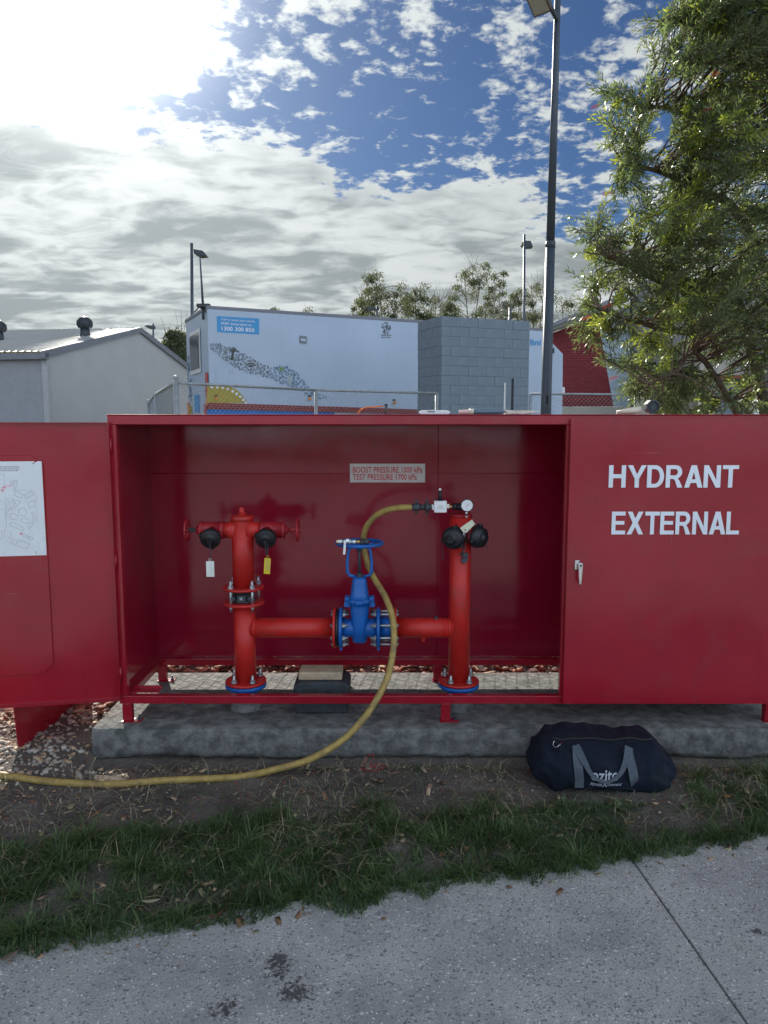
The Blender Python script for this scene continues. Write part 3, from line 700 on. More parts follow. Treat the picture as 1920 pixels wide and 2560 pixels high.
obj('riser_pipe', MB().cyl((XB, YP, .288), (XB, YP, 1.19), PR, 40), M_pipe, rig)
# left head
hd = obj('riser_head', MB().lathe((XA, YP, 1.165), (0,0,1), [(0,.060),(.020,.060),(.026,.050),(.030,.022),(.040,.018),(.044,.012)], 28).box((XA-.011, YP-.011, 1.205), (XA+.011, YP+.011, 1.232)), M_pipe, rig)
ZV = 1.113
def chain(p0, p1, sag, name, parent, link=.0125, r=.0013, mat=M_castgrey):
    p0 = Vector(p0); p1 = Vector(p1); L_ = (p1-p0).length + abs(sag)*.8; n = max(3, int(L_/(link*.74))); b_ = MB()
    for i in range(n):
        t = (i+.5)/n; c = p0.lerp(p1, t) + Vector((0,0,-sag*4*t*(1-t)))
        t2 = min(1, t+.02); c2 = p0.lerp(p1, t2) + Vector((0,0,-sag*4*t2*(1-t2))); d = (c2-c).normalized() if (c2-c).length > 0 else Vector((0,0,-1))
        sd_ = d.cross(Vector((0,1,0))); sd_ = sd_.normalized() if sd_.length > .1 else Vector((1,0,0))
        if i % 2: sd_ = d.cross(sd_).normalized()
        pts = [c + d*math.cos(a_)*link*.5 + sd_*math.sin(a_)*link*.27 for a_ in [2*math.pi*k/8 for k in range(8)]]
        b_.tube(pts, r, 4, True)
    return obj(name, b_, mat, parent)
for s in (-1, 1):
    vb = MB()
    vb.lathe((XA+s*.035, YP, ZV), (s,0,0), [(0,.046),(.03,.044),(.052,.036),(.062,.036),(.063,.048),(.078,.048),(.079,.045),(.175,.043),(.176,.047),(.188,.047),(.190,.024),(.205,.022),(.206,.012)], 24)
    ov = obj('outlet_valve', vb, M_redcast if s < 0 else M_redcast, rig)
    obj('neck', MB().lathe((XA+s*.030, YP, ZV), (s,0,0), [(0,.056),(.040,.043),(.0655,.041)], 24), M_pipe, ov)
    cx_ = XA + s*(.150 if s < 0 else .136)
    axd = Vector((0, -.93, -.36)).normalized(); c0 = Vector((cx_, YP-.012, ZV-.005))
    obj('outlet_neck', MB().lathe(c0, axd, [(0,.036),(.05,.036),(.051,.046),(.060,.046)], 20), M_redcast, ov)
    cp = MB().lathe(c0+axd*.061, axd, [(0,.050),(.004,.053),(.028,.053),(.032,.046),(.034,.020),(.040,.018)], 24)
    for k in range(3):
        a_ = k*2.1+.6; u_ = axd.cross(Vector((1,0,0))).normalized(); q = c0+axd*.070+(Vector((1,0,0))*math.cos(a_)+u_*math.sin(a_))*.052
        cp.cyl(q, q+axd*.02, .010, 8)
    obj('cap', cp, M_black, ov)
    obj('stem', MB().cyl((XA+s*.238, YP, ZV), (XA+s*.296, YP, ZV), .0085, 12).hexa((XA+s*.262, YP, ZV), (XA+s*.276, YP, ZV), .014), M_castgrey if s < 0 else M_redcast, ov)
    wh = MB().ring((XA+s*.292, YP, ZV), (1,0,0), .056, .0065, 28, 8).cyl((XA+s*.284, YP, ZV), (XA+s*.302, YP, ZV), .014, 14)
    for k in range(3):
        a_ = k*2.094+.4; wh.cyl((XA+s*.292, YP, ZV), (XA+s*.292, YP+.054*math.cos(a_), ZV+.054*math.sin(a_)), .005, 6)
    obj('handwheel', wh, M_redcast, ov)
    ch0 = c0+axd*.10
    if s < 0: chain(ch0, (ch0.x+.004, ch0.y-.005, ch0.z-.098), 0, 'cap_chain', rig)
    else:
        chain(ch0, (ch0.x+.002, ch0.y-.005, ch0.z-.070), 0, 'cap_chain', rig); chain(ch0+Vector((.012,.004,-.02)), (ch0.x+.006, ch0.y-.004, ch0.z-.165), -.012, 'cap_chain', rig)
def hang_tag(px0, py0, px1, py1, Y, mat, name, label, tilt=0):
    a = P(px0, py1, Y); c = P(px1, py0, Y); cx, cz = (a.x+c.x)/2, (a.z+c.z)/2
    b_ = MB().box((a.x, Y, a.z), (c.x, Y+.0022, c.z)).ring((cx, Y+.001, c.z+.007), (0,1,0), .007, .0011, 12, 5)
    b_.xf(Matrix.Translation((cx, Y, c.z)) @ Matrix.Rotation(tilt, 4, 'Y') @ Matrix.Translation((-cx, -Y, -c.z)))
    o = obj(name, b_, mat, None, bevel=.0006, origin=(cx, Y, c.z)); tag(o, label, 'tag'); return o, a, c
t1, a, c = hang_tag(516, 1403, 535, 1442, YP-.125, M_wtag, 'hanging_tag', 'white plastic tag hanging on a chain below the leftmost black cap')
tb = MB(); r2 = random.Random(3)
for k in range(9): tb.sphere((c.x-.004-.020*r2.random(), YP-.1258, c.z-.008-.040*r2.random()), .0035, 6, (1,.3,1))
o_ = obj('embossing', tb, M_white, t1, origin=(t1.location)); o_.location = (0,0,0)
t2, a, c = hang_tag(662, 1396, 677, 1435, YP-.122, M_ytag, 'hanging_tag', 'yellow plastic tag hanging on a chain beside the red left riser', R(4))
tb = MB()
for k in range(11): z_ = c.z-.006-k*.0058; tb.box((a.x+.004, YP-.1224, z_), (c.x-.004, YP-.12215, z_-.0016))
o_ = obj('printed_lines', tb, M_ink, t2, origin=(t2.location)); o_.location = (0,0,0); o_.rotation_euler = (0, 0, 0)

# right head: two black capped inlets spread left and right
ZR = 1.085
zr_ = 1.155
obj('riser_head', MB().lathe((XB, YP, 1.185), (0,0,1), [(0,.060),(.012,.060),(.020,.045),(.022,.0)], 28), M_redcast, rig)
for s in (-1, 1):
    axd = Vector((s*(.36 if s < 0 else .80), -.88 if s < 0 else -.62, -.10)).normalized(); c0 = Vector((XB+s*.012, YP-.01, ZR+.010))
    iv = obj('inlet', MB().lathe(c0, axd, [(0,.045),(.062,.045),(.063,.052),(.074,.052)], 22), M_redcast, rig)
    cp = MB().lathe(c0+axd*.0745, axd, [(0,.056),(.003,.0585),(.026,.0585),(.030,.053),(.050,.050),(.053,.040),(.0535,.022),(.066,.019)], 26)
    u_ = axd.cross(Vector((0,0,1))).normalized(); v_ = axd.cross(u_)
    for k in range(3):
        a_ = k*2.094+.3; q = c0+axd*.085+(u_*math.cos(a_)+v_*math.sin(a_))*.057; cp.cyl(q-axd*.008, q+axd*.018, .012, 8)
    cp.hexa(c0+axd*.124, c0+axd*.145, .020)
    obj('cap', cp, M_black, iv)
    e = c0+axd*.14
    if s > 0:
        chain(e, e+Vector((.010,-.004,-.055)), 0, 'cap_chain', rig)
        chain(Vector((XB+.035, YP-.10, ZR+.045)), Vector((XB-.005, YP-.075, ZR-.085)), .03, 'cap_chain', rig)
    else: chain(Vector((P(1106,1358,YP-.05).x, YP-.05, P(1106,1358,YP).z)), Vector((P(1106,1396,YP-.05).x+.001, YP-.05, P(1106,1396,YP).z)), 0, 'cap_chain', rig)
    arc = [c0+axd*.09+Vector((s*-.01,0,0))+Vector((.05*math.cos(t), -.005, .058*math.sin(t))) for t in np.linspace(R(150), R(30), 8)]
    obj('retaining_cord', MB().tube(arc, .0022, 5), M_black, iv)
lk = P(1163, 1388, YP-.07)
lock = obj('bracket', MB().box((lk.x-.012, YP-.075, lk.z-.030), (lk.x+.016, YP-.055, lk.z+.012)).cyl((lk.x-.030, YP-.078, lk.z+.004), (lk.x+.012, YP-.078, lk.z-.010), .004, 6).cyl((lk.x-.006, YP-.08, lk.z-.028), (lk.x-.006, YP-.06, lk.z-.028), .014, 12), M_castgrey, rig, bevel=.002)
obj('wire_loop', MB().tube([P(1159,1332,YP-.125), P(1158,1350,YP-.105), P(1157,1374,YP-.08), P(1160,1379,YP-.08), P(1163,1372,YP-.08), P(1163,1350,YP-.105), P(1162,1332,YP-.125)], .0012, 5), M_steel, rig)
pa, pb_, pc_, pd_ = [P(x, y, YP-.14) for x, y in ((1150,1320),(1180,1299),(1188,1310),(1166,1332))]
ct = obj('hanging_tag', MB().prism([pa, pb_, pc_, pd_, P(1158,1331,YP-.14)], (0,.002,0)), M_ctag, None, bevel=.0005, origin=P(1160,1330,YP-.14))
tag(ct, 'cream metal tag tilted between the two black caps of the right riser', 'tag')
q = P(1163, 1325, YP-.1405); o_ = obj('eyelet', MB().cyl((q.x, YP-.1415, q.z), (q.x, YP-.1402, q.z), .004, 10), M_castgrey, ct, origin=ct.location); o_.location = (0,0,0)

# gate valve
gv = MB()
gv.lathe((XV-.093, YP, ZH), (1,0,0), [(0,.056),(.03,.050),(.156,.050),(.186,.056)], 30)
gvo = obj('valve_body', gv, M_blue, rig)
bd = MB()
def oval(z, a_, b_, n=24): return [(XV+a_*math.copysign(abs(math.cos(t))**.7, math.cos(t)), YP+b_*math.copysign(abs(math.sin(t))**.7, math.sin(t)), z) for t in [2*math.pi*k/n for k in range(n)]]
lv = [(.505,.030,.030),(.508,.036,.036),(.52,.040,.048),(.60,.046,.062),(.70,.050,.060),(.722,.051,.060),(.726,.066,.068),(.745,.066,.068),(.748,.051,.052),(.78,.047,.046),(.83,.040,.040),(.852,.036,.036),(.862,.026,.026)]
vs = [];  n_ = 24
for z, a_, b_ in lv: vs += oval(z, a_, b_)
bd.add(vs, [(i*n_+k, i*n_+(k+1)%n_, (i+1)*n_+(k+1)%n_, (i+1)*n_+k) for i in range(len(lv)-1) for k in range(n_)], True); bd.f += [tuple(range(n_-1,-1,-1)), tuple((len(lv)-1)*n_+k for k in range(n_))]; bd.s += [False]*2; bd.m += [0]*2
obj('bonnet', bd, M_blue, rig)
for s in (-1, 1):
    e = MB().box((XV+s*.050, YP-.03, .702), (XV+s*.082, YP+.02, .730)).box((XV+s*.050, YP-.03, .7315), (XV+s*.078, YP+.02, .756)).cyl((XV+s*.068, YP-.012, .756), (XV+s*.068, YP-.012, .764), .010, 10)
    obj('bonnet_lug', e, M_blue, rig, bevel=.004)
obj('bonnet_lug', MB().box((XV-.020, YP-.080, .726), (XV+.020, YP-.062, .748)).cyl((XV, YP-.074, .748), (XV, YP-.074, .757), .010, 10), M_blue, rig, bevel=.004)
yk = [(XV-.020, .862), (XV-.050, .868), (XV-.064, .884), (XV-.065, .94), (XV-.058, 1.000), (XV-.045, 1.022), (XV-.015, 1.030), (XV+.015, 1.030), (XV+.045, 1.022), (XV+.058, 1.000), (XV+.065, .94), (XV+.064, .884), (XV+.050, .868), (XV+.020, .862)]
obj('yoke', MB().tube([(x, YP, z) for x, z in yk], .0085, 10).cyl((XV, YP, 1.012), (XV, YP, 1.036), .020, 16), M_blue, rig)
obj('stem', MB().cyl((XV, YP, .86), (XV, YP, 1.065), .0085, 12).hexa((XV, YP, .862), (XV, YP, .880), .016).cyl((XV, YP, .999), (XV, YP, 1.010), .013, 10), M_castgrey, rig)
ZW = 1.043
hw = MB().ring((XV, YP, ZW), (0,0,1), .121, .0095, 44, 10).cyl((XV, YP, ZW-.012), (XV, YP, ZW+.012), .022, 16)
for k in range(5):
    a_ = k*2*math.pi/5+.5; hw.tube([(XV, YP, ZW-.004), (XV+.06*math.cos(a_), YP+.06*math.sin(a_), ZW-.010), (XV+.119*math.cos(a_), YP+.119*math.sin(a_), ZW)], .006, 6)
obj('handwheel', hw, M_blue, rig)
def vflange(x, mat, r=.110, t=.016, foot=False):
    b_ = MB().lathe((x-t/2, YP, ZH), (1,0,0), [(0,r-.003),(.003,r),(t-.003,r),(t,r-.003)], 40)
    if foot: b_.box((x-t/2+.001, YP-.018, ZH-r-.010), (x+t/2-.001, YP+.018, ZH-r+.01))
    return obj('valve_flange', b_, mat, rig)
vflange(XV-.100, M_blue, foot=True); vflange(XV+.100, M_blue, foot=True); vflange(XV-.134, M_pipe, .108, .014)
obj('gasket', MB().cyl((XV-.1265, YP, ZH), (XV-.1085, YP, ZH), .102, 32), M_black, rig)
vflange(XV+.190, M_pipe, .108, .014)
obj('spool_pipe', MB().cyl((XV+.1085, YP, ZH), (XV+.1825, YP, ZH), .060, 30), M_blue, rig)
for k in range(8):
    a_ = R(22.5+45*k); y_, z_ = YP-.088*math.cos(a_), ZH+.088*math.sin(a_)
    if k in (0, 1, 6, 7, 2, 5):
        obj('stud', MB().cyl((XV-.148, y_, z_), (XV-.066, y_, z_), .0075, 8), M_zinc, rig)
        obj('stud', MB().cyl((XV+.070, y_, z_), (XV+.204, y_, z_), .0075, 8), M_zinc, rig)
        for x_, sg, sc_ in ((XV-.095, 1, .72), (XV+.095, -1, .72), (XV-.136, -1, .34), (XV+.192, 1, .34)):
            o_ = put_bolt((x_, y_, z_), (0, sg*math.pi/2, 0), .95); o_.scale = (.95, .95, sc_)
# little ball valve lying on the handwheel
zb_ = ZW+.024; bx = P(850, 1345, YP-.10).x; Yb = YP-.105
bv = thing('ball_valve', 'small steel and brass ball valve with pale lever lying on the blue handwheel', 'valve', (bx+.06, Yb, ZW+.01))
obj('valve_body', MB().hexa((bx-.010, Yb, zb_), (bx+.012, Yb, zb_), .014).cyl((bx+.012, Yb, zb_), (bx+.030, Yb, zb_), .011, 14).hexa((bx+.030, Yb, zb_), (bx+.056, Yb, zb_), .015).hexa((bx+.066, Yb, zb_-.001), (bx+.082, Yb, zb_-.001), .012).cyl((bx+.056, Yb, zb_), (bx+.066, Yb, zb_), .010, 12), M_zinc, bv)
obj('brass_fitting', MB().cyl((bx+.082, Yb, zb_), (bx+.108, Yb, zb_), .010, 14).hexa((bx-.018, Yb, zb_), (bx-.010, Yb, zb_), .011), M_brass, bv)
obj('coupling', MB().cyl((bx+.108, Yb, zb_), (bx+.120, Yb, zb_), .016, 16).cyl((bx+.120, Yb, zb_), (bx+.150, Yb, zb_), .013, 14).cyl((bx+.138, Yb, zb_-.018), (bx+.138, Yb, zb_+.018), .006, 8), M_castgrey, bv)
la, lb = P(863, 1350, Yb-.02), P(860, 1386, Yb-.028)
obj('lever', MB().prism([(la.x-.006, Yb-.020, la.z), (la.x+.006, Yb-.020, la.z), (lb.x+.0065, Yb-.028, lb.z), (lb.x-.0055, Yb-.028, lb.z)], (0, -.004, 0)), M_white, bv, bevel=.002)
obj('lever_hub', MB().cyl((bx+.040, Yb-.012, zb_+.004), (bx+.040, Yb-.026, zb_+.010), .009, 12), M_steel, bv)

# yellow hose
def catmull(pts, sub=10):
    out = []; pts = [Vector(p) for p in pts]; n = len(pts)
    for i in range(n-1):
        p0, p1, p2, p3 = pts[max(i-1,0)], pts[i], pts[i+1], pts[min(i+2,n-1)]
        for k in range(sub):
            t = k/sub; out.append(.5*((2*p1)+(p2-p0)*t+(2*p0-5*p1+4*p2-p3)*t*t+(3*p1-p0-3*p2+p3)*t**3))
    out.append(pts[-1]); return out
YG = 3.80
hpts = [P(1034,1268,YG), P(1000,1269,YG+.02), P(965,1276,YG+.05), P(935,1293,YG+.09), P(916,1318,YG+.12), P(909,1345,YG+.15), P(912,1380,YG+.16), P(921,1415,YG+.14), P(938,1450,YG+.06), P(962,1490,YG-.04), P(979,1535,3.68), P(985,1585,3.62), P(981,1640,3.57), P(966,1700,3.52), P(935,1760,3.46), P(893,1815,3.41), P(840,1862,3.37), P(770,1900,3.335), P(690,1923,3.315), P(600,1942,3.30)]
for x_, y_ in ((500,1956),(400,1964),(300,1968),(200,1967),(100,1960),(0,1951),(-110,1932),(-240,1895)):
    g_ = G(x_, y_, .02); hpts.append((g_.x, g_.y, max(.020, soil_z(g_.x, g_.y)+.017)))
HR = .0162
hpath = catmull(hpts, 8)
hose = thing('yellow_hose', 'long yellow rubber hose looping from the pressure gauge down across the dirt', 'hose', hpath[-1])
obj('hose_tube', MB().tube(hpath, HR, 16), M_hose, hose)
g0 = P(1040, 1268, YG); zx = g0.z
X_ = lambda px: P(px, 1268, YG).x
fit = MB().cyl((X_(1030), YG, zx), (X_(1050), YG, zx), .019, 18)
fit.cyl((X_(1050), YG, zx), (X_(1062), YG, zx), .014, 16).lathe((X_(1062), YG, zx), (1,0,0), [(0,.016),(.004,.024),(.018,.024),(.024,.016)], 18).cyl((X_(1062)+.02, YG, zx), (X_(1080), YG, zx), .016, 16)
for px_ in (1041, 1067):
    x_ = X_(px_); fit.cyl((x_, YG, zx-.032), (x_, YG, zx-.015), .006, 8).cyl((x_, YG, zx+.015), (x_, YG, zx+.034), .006, 8).sphere((x_, YG, zx+.034), .008, 8).sphere((x_, YG, zx-.032), .007, 8)
obj('hose_coupling', fit, M_castgrey, hose)
bk = P(1100.5, 1266, YG)
vbk = obj('valve_block', MB().box((bk.x-.032, YG-.025, bk.z-.029), (bk.x+.032, YG+.025, bk.z+.030)), M_white, hose, bevel=.0015)
obj('block_end', MB().box((bk.x-.046, YG-.013, bk.z-.016), (bk.x-.0325, YG+.013, bk.z+.009)), M_white, hose, bevel=.002)
obj('block_end', MB().box((bk.x+.0325, YG-.013, bk.z-.010), (bk.x+.047, YG+.013, bk.z+.014)), M_steel, hose, bevel=.002)
pr_ = MB()
for i_, wd in enumerate((.022, .018, .034, .036)): pr_.box((bk.x-wd/2, YG-.0256, bk.z+.008-i_*.0052), (bk.x+wd/2, YG-.0252, bk.z+.006-i_*.0052))
obj('printed_lines', pr_, mk('faint_print', (.42,.42,.46), .6), vbk)
lt = P(1100, 1224, YG)
obj('lever', MB().cyl((bk.x-.001, YG, bk.z+.030), (bk.x-.001, YG, bk.z+.036), .014, 14).cyl((bk.x-.001, YG, bk.z+.036), (lt.x, YG, lt.z-.004), .0105, 12, .0065), M_black, hose)
obj('lever_tip', MB().sphere((lt.x, YG, lt.z), .008, 10), M_white, hose)
obj('brass_fitting', MB().hexa((bk.x+.047, YG, bk.z-.002), (bk.x+.054, YG, bk.z-.002), .007).lathe((bk.x+.054, YG, bk.z-.002), (1,0,0), [(0,.010),(.010,.006)], 12), M_brass, hose)
gc = P(1167, 1263, YG-.02)
obj('gauge_neck', MB().cyl((bk.x+.064, YG, bk.z-.001), (bk.x+.088, YG, bk.z-.001), .017, 14).cyl((bk.x+.088, YG, bk.z-.001), (gc.x, YG, bk.z-.006), .019, 14), M_black, hose)
gz = obj('gauge', MB().lathe((gc.x, YG-.020, gc.z), (0,-1,0), [(-.02,.028),(0,.0325),(.012,.0325),(.014,.0295),(.011,.0290)], 32), M_black, hose)
obj('gauge_dial', MB().cyl((gc.x, YG-.0318, gc.z), (gc.x, YG-.0326, gc.z), .0292, 32), M_white, gz)
nd = MB()
aa = R(38); nd.prism([(gc.x-.020*math.cos(aa)+.0005, YG-.0335, gc.z-.020*math.sin(aa)-.0007), (gc.x+.016*math.cos(aa)+.0008, YG-.0335, gc.z+.016*math.sin(aa)-.0012), (gc.x+.016*math.cos(aa)-.0008, YG-.0335, gc.z+.016*math.sin(aa)+.0012)], (0,.0005,0))
nd.cyl((gc.x, YG-.0336, gc.z), (gc.x, YG-.0330, gc.z), .0022, 10)
for k in range(25):
    a_ = R(225-270*k/24); r0 = .0225 if k % 4 == 0 else .0245
    u_ = Vector((math.cos(a_), 0, math.sin(a_))); v_ = Vector((-u_.z, 0, u_.x))*.00035; c = Vector((gc.x, YG-.0329, gc.z))
    nd.add([c+u_*r0+v_, c+u_*.0262+v_, c+u_*.0262-v_, c+u_*r0-v_], [(0,1,2,3)])
nd.box((gc.x-.0026, YG-.0330, gc.z-.018), (gc.x+.0026, YG-.0328, gc.z-.0155))
obj('needle', nd, M_ink, gz)
hk = P(1166, 1290, YG-.02)
obj('bleed_tap', MB().cyl((hk.x, YG-.02, hk.z+.004), (hk.x, YG-.02, gc.z-.030), .008, 10).ring((hk.x+.001, YG-.02, hk.z-.004), (0,1,0), .005, .002, 12, 6), M_steel, hose)

# ------------------------------------------------------------------ brick on its dark footing
a = P(733, 1782, 3.77); c = P(873, 1700, 3.80)
bl = MB(); r_ = [(a.x, a.z), (a.x-.002, c.z-.012), (a.x+.022, c.z+.002), (c.x-.03, c.z+.004), (c.x+.0, c.z-.012), (c.x, a.z)]
z0, z1 = SZ+.001, P(800, 1704, 3.78).z
ft = obj('footing_block', MB().prism([(P(736,1740,3.77).x, 3.77, z0), (P(870,1740,3.77).x, 3.77, z0), (P(874,1740,3.77).x, 3.77, z1-.022), (P(858,1740,3.77).x, 3.77, z1), (P(748,1740,3.77).x, 3.77, z1), (P(733,1740,3.77).x, 3.77, z1-.022)], (0, .21, 0)), M_darkblk, None, bevel=.012, origin=((a.x+c.x)/2, 3.87, SZ))
tag(ft, 'dark rough footing block on the plinth below the blue gate valve', 'block')
xl_, xr_ = P(746, 1690, 3.795).x, P(855, 1690, 3.795).x
zt2 = P(800, 1681, 3.795).z; yb2 = G(800, 1661, zt2).y
bm_ = MB().box((xl_, 3.795, z1+.001), (xr_, yb2, zt2))
br = obj('paver_brick', bm_, M_paver, None, bevel=.008, origin=((xl_+xr_)/2, 3.86, z1)); tag(br, 'sand coloured paver brick resting on the dark footing block', 'brick')

# ------------------------------------------------------------------ duffel bag
gB = G(1510, 1976, .005); BY0 = gB.y-.07; BX0, BX1 = P(1330, 1900, BY0+.10).x, P(1690, 1900, BY0+.08).x; BL = BX1-BX0; BH = .25; BD = .30
bag = thing('tool_bag', 'black canvas tool bag with grey webbing handles and white print on the dirt', 'bag', ((BX0+BX1)/2, BY0+BD/2, soil_z((BX0+BX1)/2, BY0+.1)))
zg = soil_z((BX0+BX1)/2, BY0+.1)-.006; BH = P(1500, 1829, BY0+.19).z-zg
bm = MB(); nu, nv = 110, 64; vs = []
sil = [(0,.32,.42),(.012,.28,.52),(.03,.22,.66),(.06,.20,.84),(.09,.10,.93),(.12,.02,.975),(.15,.0,.99),(.32,.0,1.0),(.45,.0,.985),(.58,.0,.955),(.68,.0,.975),(.78,.0,.985),(.85,.0,.97),(.885,.0,.90),(.92,.01,.78),(.95,.07,.68),(.975,.18,.60),(.99,.28,.56),(1.0,.38,.50)]
def sv(u):
    for (u0,b0,t0),(u1,b1,t1) in zip(sil, sil[1:]):
        if u <= u1: k = (u-u0)/(u1-u0); return b0+(b1-b0)*k, t0+(t1-t0)*k
    return sil[-1][1:]
def bagpt(u, t):
    """t around the section; 0 = bottom front"""
    b0, t0 = sv(u); x = BX0+BL*u; ce = (b0+t0)/2*BH; hh = (t0-b0)/2*BH
    dp = BD/2*(.55+.45*min(1, min(u, 1-u)*6))
    c_, s_ = math.cos(t), math.sin(t)
    yy = BY0+BD/2 - dp*math.copysign(abs(c_)**.40, c_); zz = zg + ce + hh*math.copysign(abs(s_)**.80, s_)
    if s_ > 0: yy += .045*s_
    wv = .014*noise.noise(Vector((x*7, yy*7, zz*7))) + .010*(1-abs(noise.noise(Vector((x*11+zz*6, yy*5, zz*13))))*3) * (.3+min(1,abs(u-.5)*2.2))
    n = Vector((0, -c_, s_)); p = Vector((x, yy, zz)) + n*wv
    if p.z < zg-.004: p.z = zg-.004
    return p
for i in range(nu):
    for j in range(nv): vs.append(bagpt(i/(nu-1), -math.pi+2*math.pi*j/nv))
bm.add(vs, [(i*nv+j, (i+1)*nv+j, (i+1)*nv+(j+1)%nv, i*nv+(j+1)%nv) for i in range(nu-1) for j in range(nv)], True)
bm.f += [tuple(range(nv-1,-1,-1)), tuple((nu-1)*nv+k for k in range(nv))]; bm.f[-2] = tuple(reversed(bm.f[-2])); bm.s += [True]*2; bm.m += [0]*2
bb = obj('bag_body', bm, M_bag, bag)
obj('zip', MB().tube([bagpt(u, R(78))+Vector((0,-.002,.004)) for u in np.linspace(.14,.85,24)], .004, 6), M_black, bb)
def front(px, py, off=.006):
    """point on the bag's front under a photo pixel"""
    best = None
    for u in np.linspace(0, 1, 81):
        if abs(P(px, py, BY0+.02).x-(BX0+BL*u)) > .03: continue
        for t in np.linspace(-1.45, 1.3, 70):
            q = bagpt(float(u), float(t)); d = q-Vector((0,0,CH)); rr_ = ray(px, py).normalized(); e = (d - rr_*d.dot(rr_)).length + .15*max(0, q.y-BY0-.12)
            if best is None or e < best[0]: best = (e, q)
    return best[1] - ray(px, py).normalized()*off
def ribbon(pts, w0, mat, name, lift=.006, parent=None, tw=None):
    c = [p if isinstance(p, Vector) else front(p[0], p[1], lift) for p in pts]; c = catmull(c, 4); b_ = MB(); vs = []
    for i, p in enumerate(c):
        wdt = w0*(1-(tw or 0)*math.sin(math.pi*i/(len(c)-1))**1.3)
        t = (c[min(i+1,len(c)-1)]-c[max(i-1,0)]).normalized(); sdv = t.cross(Vector((0,-.9,.3))).normalized()
        vs += [p-sdv*wdt/2, p+sdv*wdt/2, p+sdv*wdt/2+Vector((0,.003,0)), p-sdv*wdt/2+Vector((0,.003,0))]
    n = len(c); b_.add(vs, [(i*4+k, i*4+(k+1)%4, (i+1)*4+(k+1)%4, (i+1)*4+k) for i in range(n-1) for k in range(4)] + [(3,2,1,0), tuple((n-1)*4+k for k in range(4))], False)
    return obj(name, b_, mat, parent or bag)
ribbon([(1442,1866),(1445,1890),(1446,1920),(1448,1950),(1448,1970)], .040, M_strap, 'webbing_strap', .013)
ribbon([(1572,1874),(1576,1895),(1582,1925),(1587,1955),(1588,1972)], .040, M_strap, 'webbing_strap', .013)
hl = [front(1440,1865,.016), front(1451,1887,.018), front(1463,1911,.019), front(1476,1932,.019), front(1492,1948,.019), front(1512,1956,.019), front(1533,1951,.019), front(1550,1937,.019), front(1562,1912,.018), front(1568,1890,.018), front(1571,1868,.016)]
ribbon(hl, .038, M_strap, 'carry_handle', tw=.66)
def bag_y(x, z):
    u = min(1, max(0, (x-BX0)/BL)); b_ = None
    for t in np.linspace(-1.5, 1.3, 50):
        q = bagpt(u, float(t)); e = abs(q.z-z)
        if b_ is None or e < b_[0]: b_ = (e, q.y)
    return b_[1]
def bagtext(body, x0, x1, y0, y1, **kw):
    a = front(x0, y1, .0); c = front(x1, y1, .0); tp = front((x0+x1)/2, y0, .0); mb = text_mb(body, 1, 1, **kw)
    vs_ = []
    for v in mb.v:
        x = a.x+(c.x-a.x)*v[0]; z = a.z+(tp.z-a.z)*v[2]+.001; vs_.append((x, bag_y(x, z)-.007, z))
    mb.v = vs_; return obj('lettering', mb, M_bagtxt, bb)
bagtext('ozito', 1474, 1546, 1924, 1949, bold=.02); bagtext('POWER', 1474, 1502, 1957, 1962, bold=.02, shear=.3); bagtext('X', 1503, 1517, 1955, 1966, bold=.03); bagtext('CHANGE', 1519, 1553, 1958, 1963, bold=.02, shear=.3)
obj('carabiner', MB().tube(catmull([front(1386,1852,.010), front(1385,1861,.014), front(1389,1868,.016), front(1396,1864,.016), front(1407,1853,.012), front(1407,1850,.010)], 4), .0022, 6), M_steel, bag)

# ------------------------------------------------------------------ small things left on the cabinet roof
ZR_ = ZT+.005
def RX(px, Y): return P(px, 1040, Y).x
YO = 3.72
gl = thing('safety_glasses', 'orange armed clear safety glasses folded on the cabinet roof', 'glasses', (RX(925, YO), YO, ZR_))
x0, x1 = RX(897, YO), RX(958, YO)
for dy, dzz in ((0, 0), (.05, .003)):
    obj('temple_arm', MB().tube(catmull([(x0-.006, YO+dy, ZR_+.003), (x0+.012, YO+dy, ZR_+.024), (x0+.035, YO+dy+.005, ZR_+.034), (x0+.075, YO+dy+.012, ZR_+.036+dzz), (x1+.002, YO+dy+.01, ZR_+.040+dzz)], 5), .0030, 6), M_orange, gl)
lens = MB(); vs = []
for i in range(9):
    for j in range(6):
        yy = YO-.012+.10*i/8; zz = ZR_+.001+.046*j/5; bow = .012*math.sin(math.pi*i/8); vs.append((x1+.006+bow+.004*math.sin(math.pi*j/5), yy, zz))
lens.add(vs, [(i*6+j, i*6+j+1, (i+1)*6+j+1, (i+1)*6+j) for i in range(8) for j in range(5)], True)
lo = obj('lens', lens, M_glassd, gl); sm = lo.modifiers.new('thickness', 'SOLIDIFY'); sm.thickness = .002
obj('brow_bar', MB().tube([(x1+.010+.012*math.sin(math.pi*i/8), YO-.012+.10*i/8, ZR_+.048) for i in range(9)], .0035, 6), M_black, gl)
x0, x1 = RX(1048, YO), RX(1125, YO)
tb = thing('white_case', 'slim white rounded case with dark slot on the cabinet roof', 'case', ((x0+x1)/2, YO, ZR_))
b_ = MB(); b_.prism([(x0+.010, YO-.03, ZR_), (x1-.010, YO-.03, ZR_), (x1, YO-.03, ZR_+.007), (x1-.002, YO-.03, ZR_+.014), (x1-.018, YO-.03, ZR_+.020), (x0+.014, YO-.03, ZR_+.020), (x0, YO-.03, ZR_+.014), (x0+.001, YO-.03, ZR_+.006)], (0,.06,0))
obj('shell', b_, M_white, tb, bevel=.002); obj('slot', MB().box(((x0+x1)/2-.036, YO-.0315, ZR_+.010), ((x0+x1)/2+.0, YO-.0295, ZR_+.0145)), M_black, tb, bevel=.001)
x0, x1 = RX(1147, YO), RX(1262, YO); L_ = x1-x0
